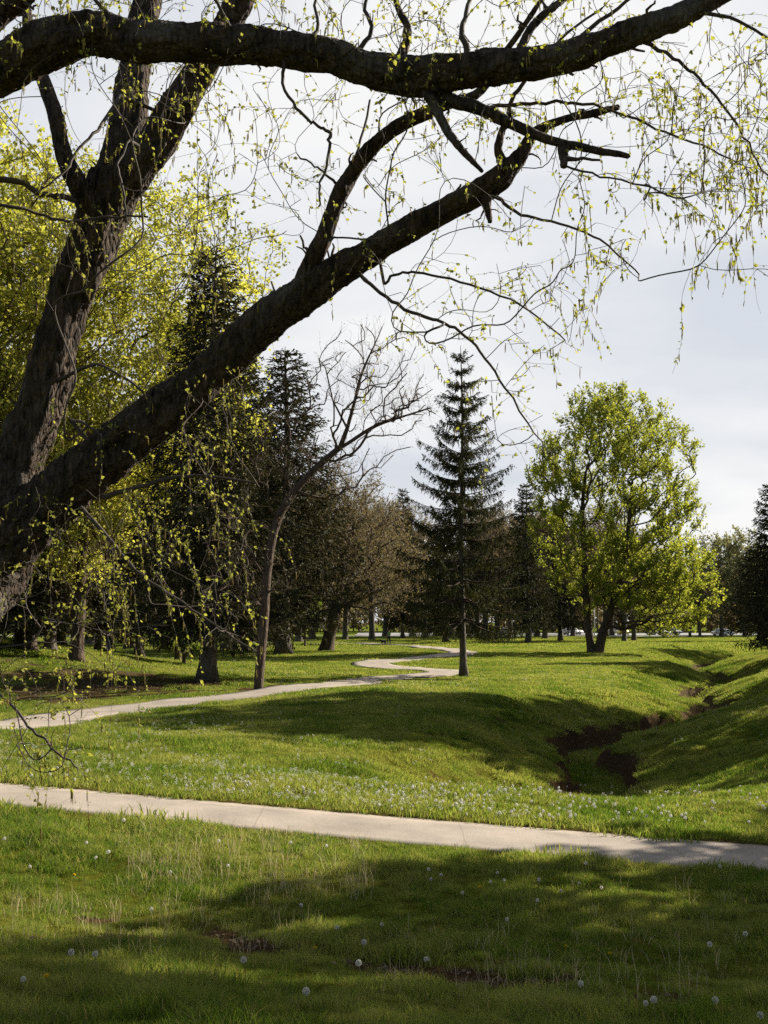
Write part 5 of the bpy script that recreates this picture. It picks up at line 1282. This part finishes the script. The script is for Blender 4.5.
for a in [(507, 222, Pw, 'white car on the far road just right of the lone spruce', .1), (533, 230, Ps, 'silver car on the far lot between two background trunks', 1.3), (571, 229, Pw, 'white car on the far lot left of the maple trunks', .2),
          (614, 228, Ps, 'silver car on the far lot just right of the maple trunks', .15), (621.5, 224, Py_, 'small yellow car seen beneath the maple crown', 1.5), (658, 229, Pw, 'white car on the far lot below the low maple branches', .05), (721, 214, Pw, 'white car on the road at the far right near the dark conifers', .4), (669, 231, Pd, 'dark blue car on the far lot right of the maple', .1)]: car(*a)
def lamp(px, Y, h, label, arm):
    x = (px - 384) / FPX * Y; z = float(H0(x, Y)); t = thing('street_lamp', label, 'street lamp', (x, Y, z))
    m1 = MB(); m1.tube([(0, 0, -.1), (0, 0, h * .5), (0, 0, h)], [.13, .10, .07], 8); m1.tube([(0, 0, 0), (0, 0, .3)], [.2, .18], 8); link('pole', m1.mesh('pole', M_lampm), t)
    m1 = MB(); m1.tube([(0, 0, h), (arm * .6, 0, h + .3), (arm * 1.5, 0, h + .35)], [.05, .05, .04], 6); link('arm', m1.mesh('arm', M_lampm), t)
    m1 = MB(); m1.box((arm * 1.8, 0, h + .33), (.7, .3, .14)); link('lamp_head', m1.mesh('lamp_head', M_lampm, False), t)
for a in [(514, 206, 7, 'pale lamp post by the road, first one right of the lone spruce', 1), (529, 220, 7, 'pale lamp post behind the road between two background trunks', -1), (567, 206, 8, 'tall white lamp post just left of the maple trunks', 1), (593.5, 224, 7, 'lamp post showing between the two maple trunks', 1), (426.5, 215, 7, 'thin lamp post left of the lone spruce', 1)]: lamp(*a)
bmx = [std_tree(120 + q, 1.5, .06, [(0, 0, .6, 1.3, .9, .62, 1)], 60, tip=.01, step=.25, twig=(3, 3, .3, .005), up=.3, leaf=(14, .09, 1.0, .1, .03), bark=M_bark, twigm=M_twig, leafm=M_maple) for q in range(2)]
for px, py, s_, lab in [(494.5, 635.5, 1.5, 'clipped low green bush by the road right of the lone spruce'), (438, 636.3, .9, 'small round bush left of the lone spruce, left one of two'), (445, 636, 1.3, 'small round bush left of the lone spruce, right one of two')]:
    plant_tree('bush', lab, bmx[int(px) % 2], g_at(px, py), 0, s_, cat='bush')
b = g_at(520, 635.8); t = thing('timber_rail', 'long low timber rail beside the road behind the background trunks', 'rail', b)
m1 = MB(); m1.box((0, 0, .55), (5.2, .16, .2)); link('rail', m1.mesh('rail', M_bark, False), t)
for q in (-2.3, 0, 2.3):
    m1 = MB(); m1.box((q, 0, .22), (.16, .155, .46)); link('post', m1.mesh('post', M_bark, False), t)
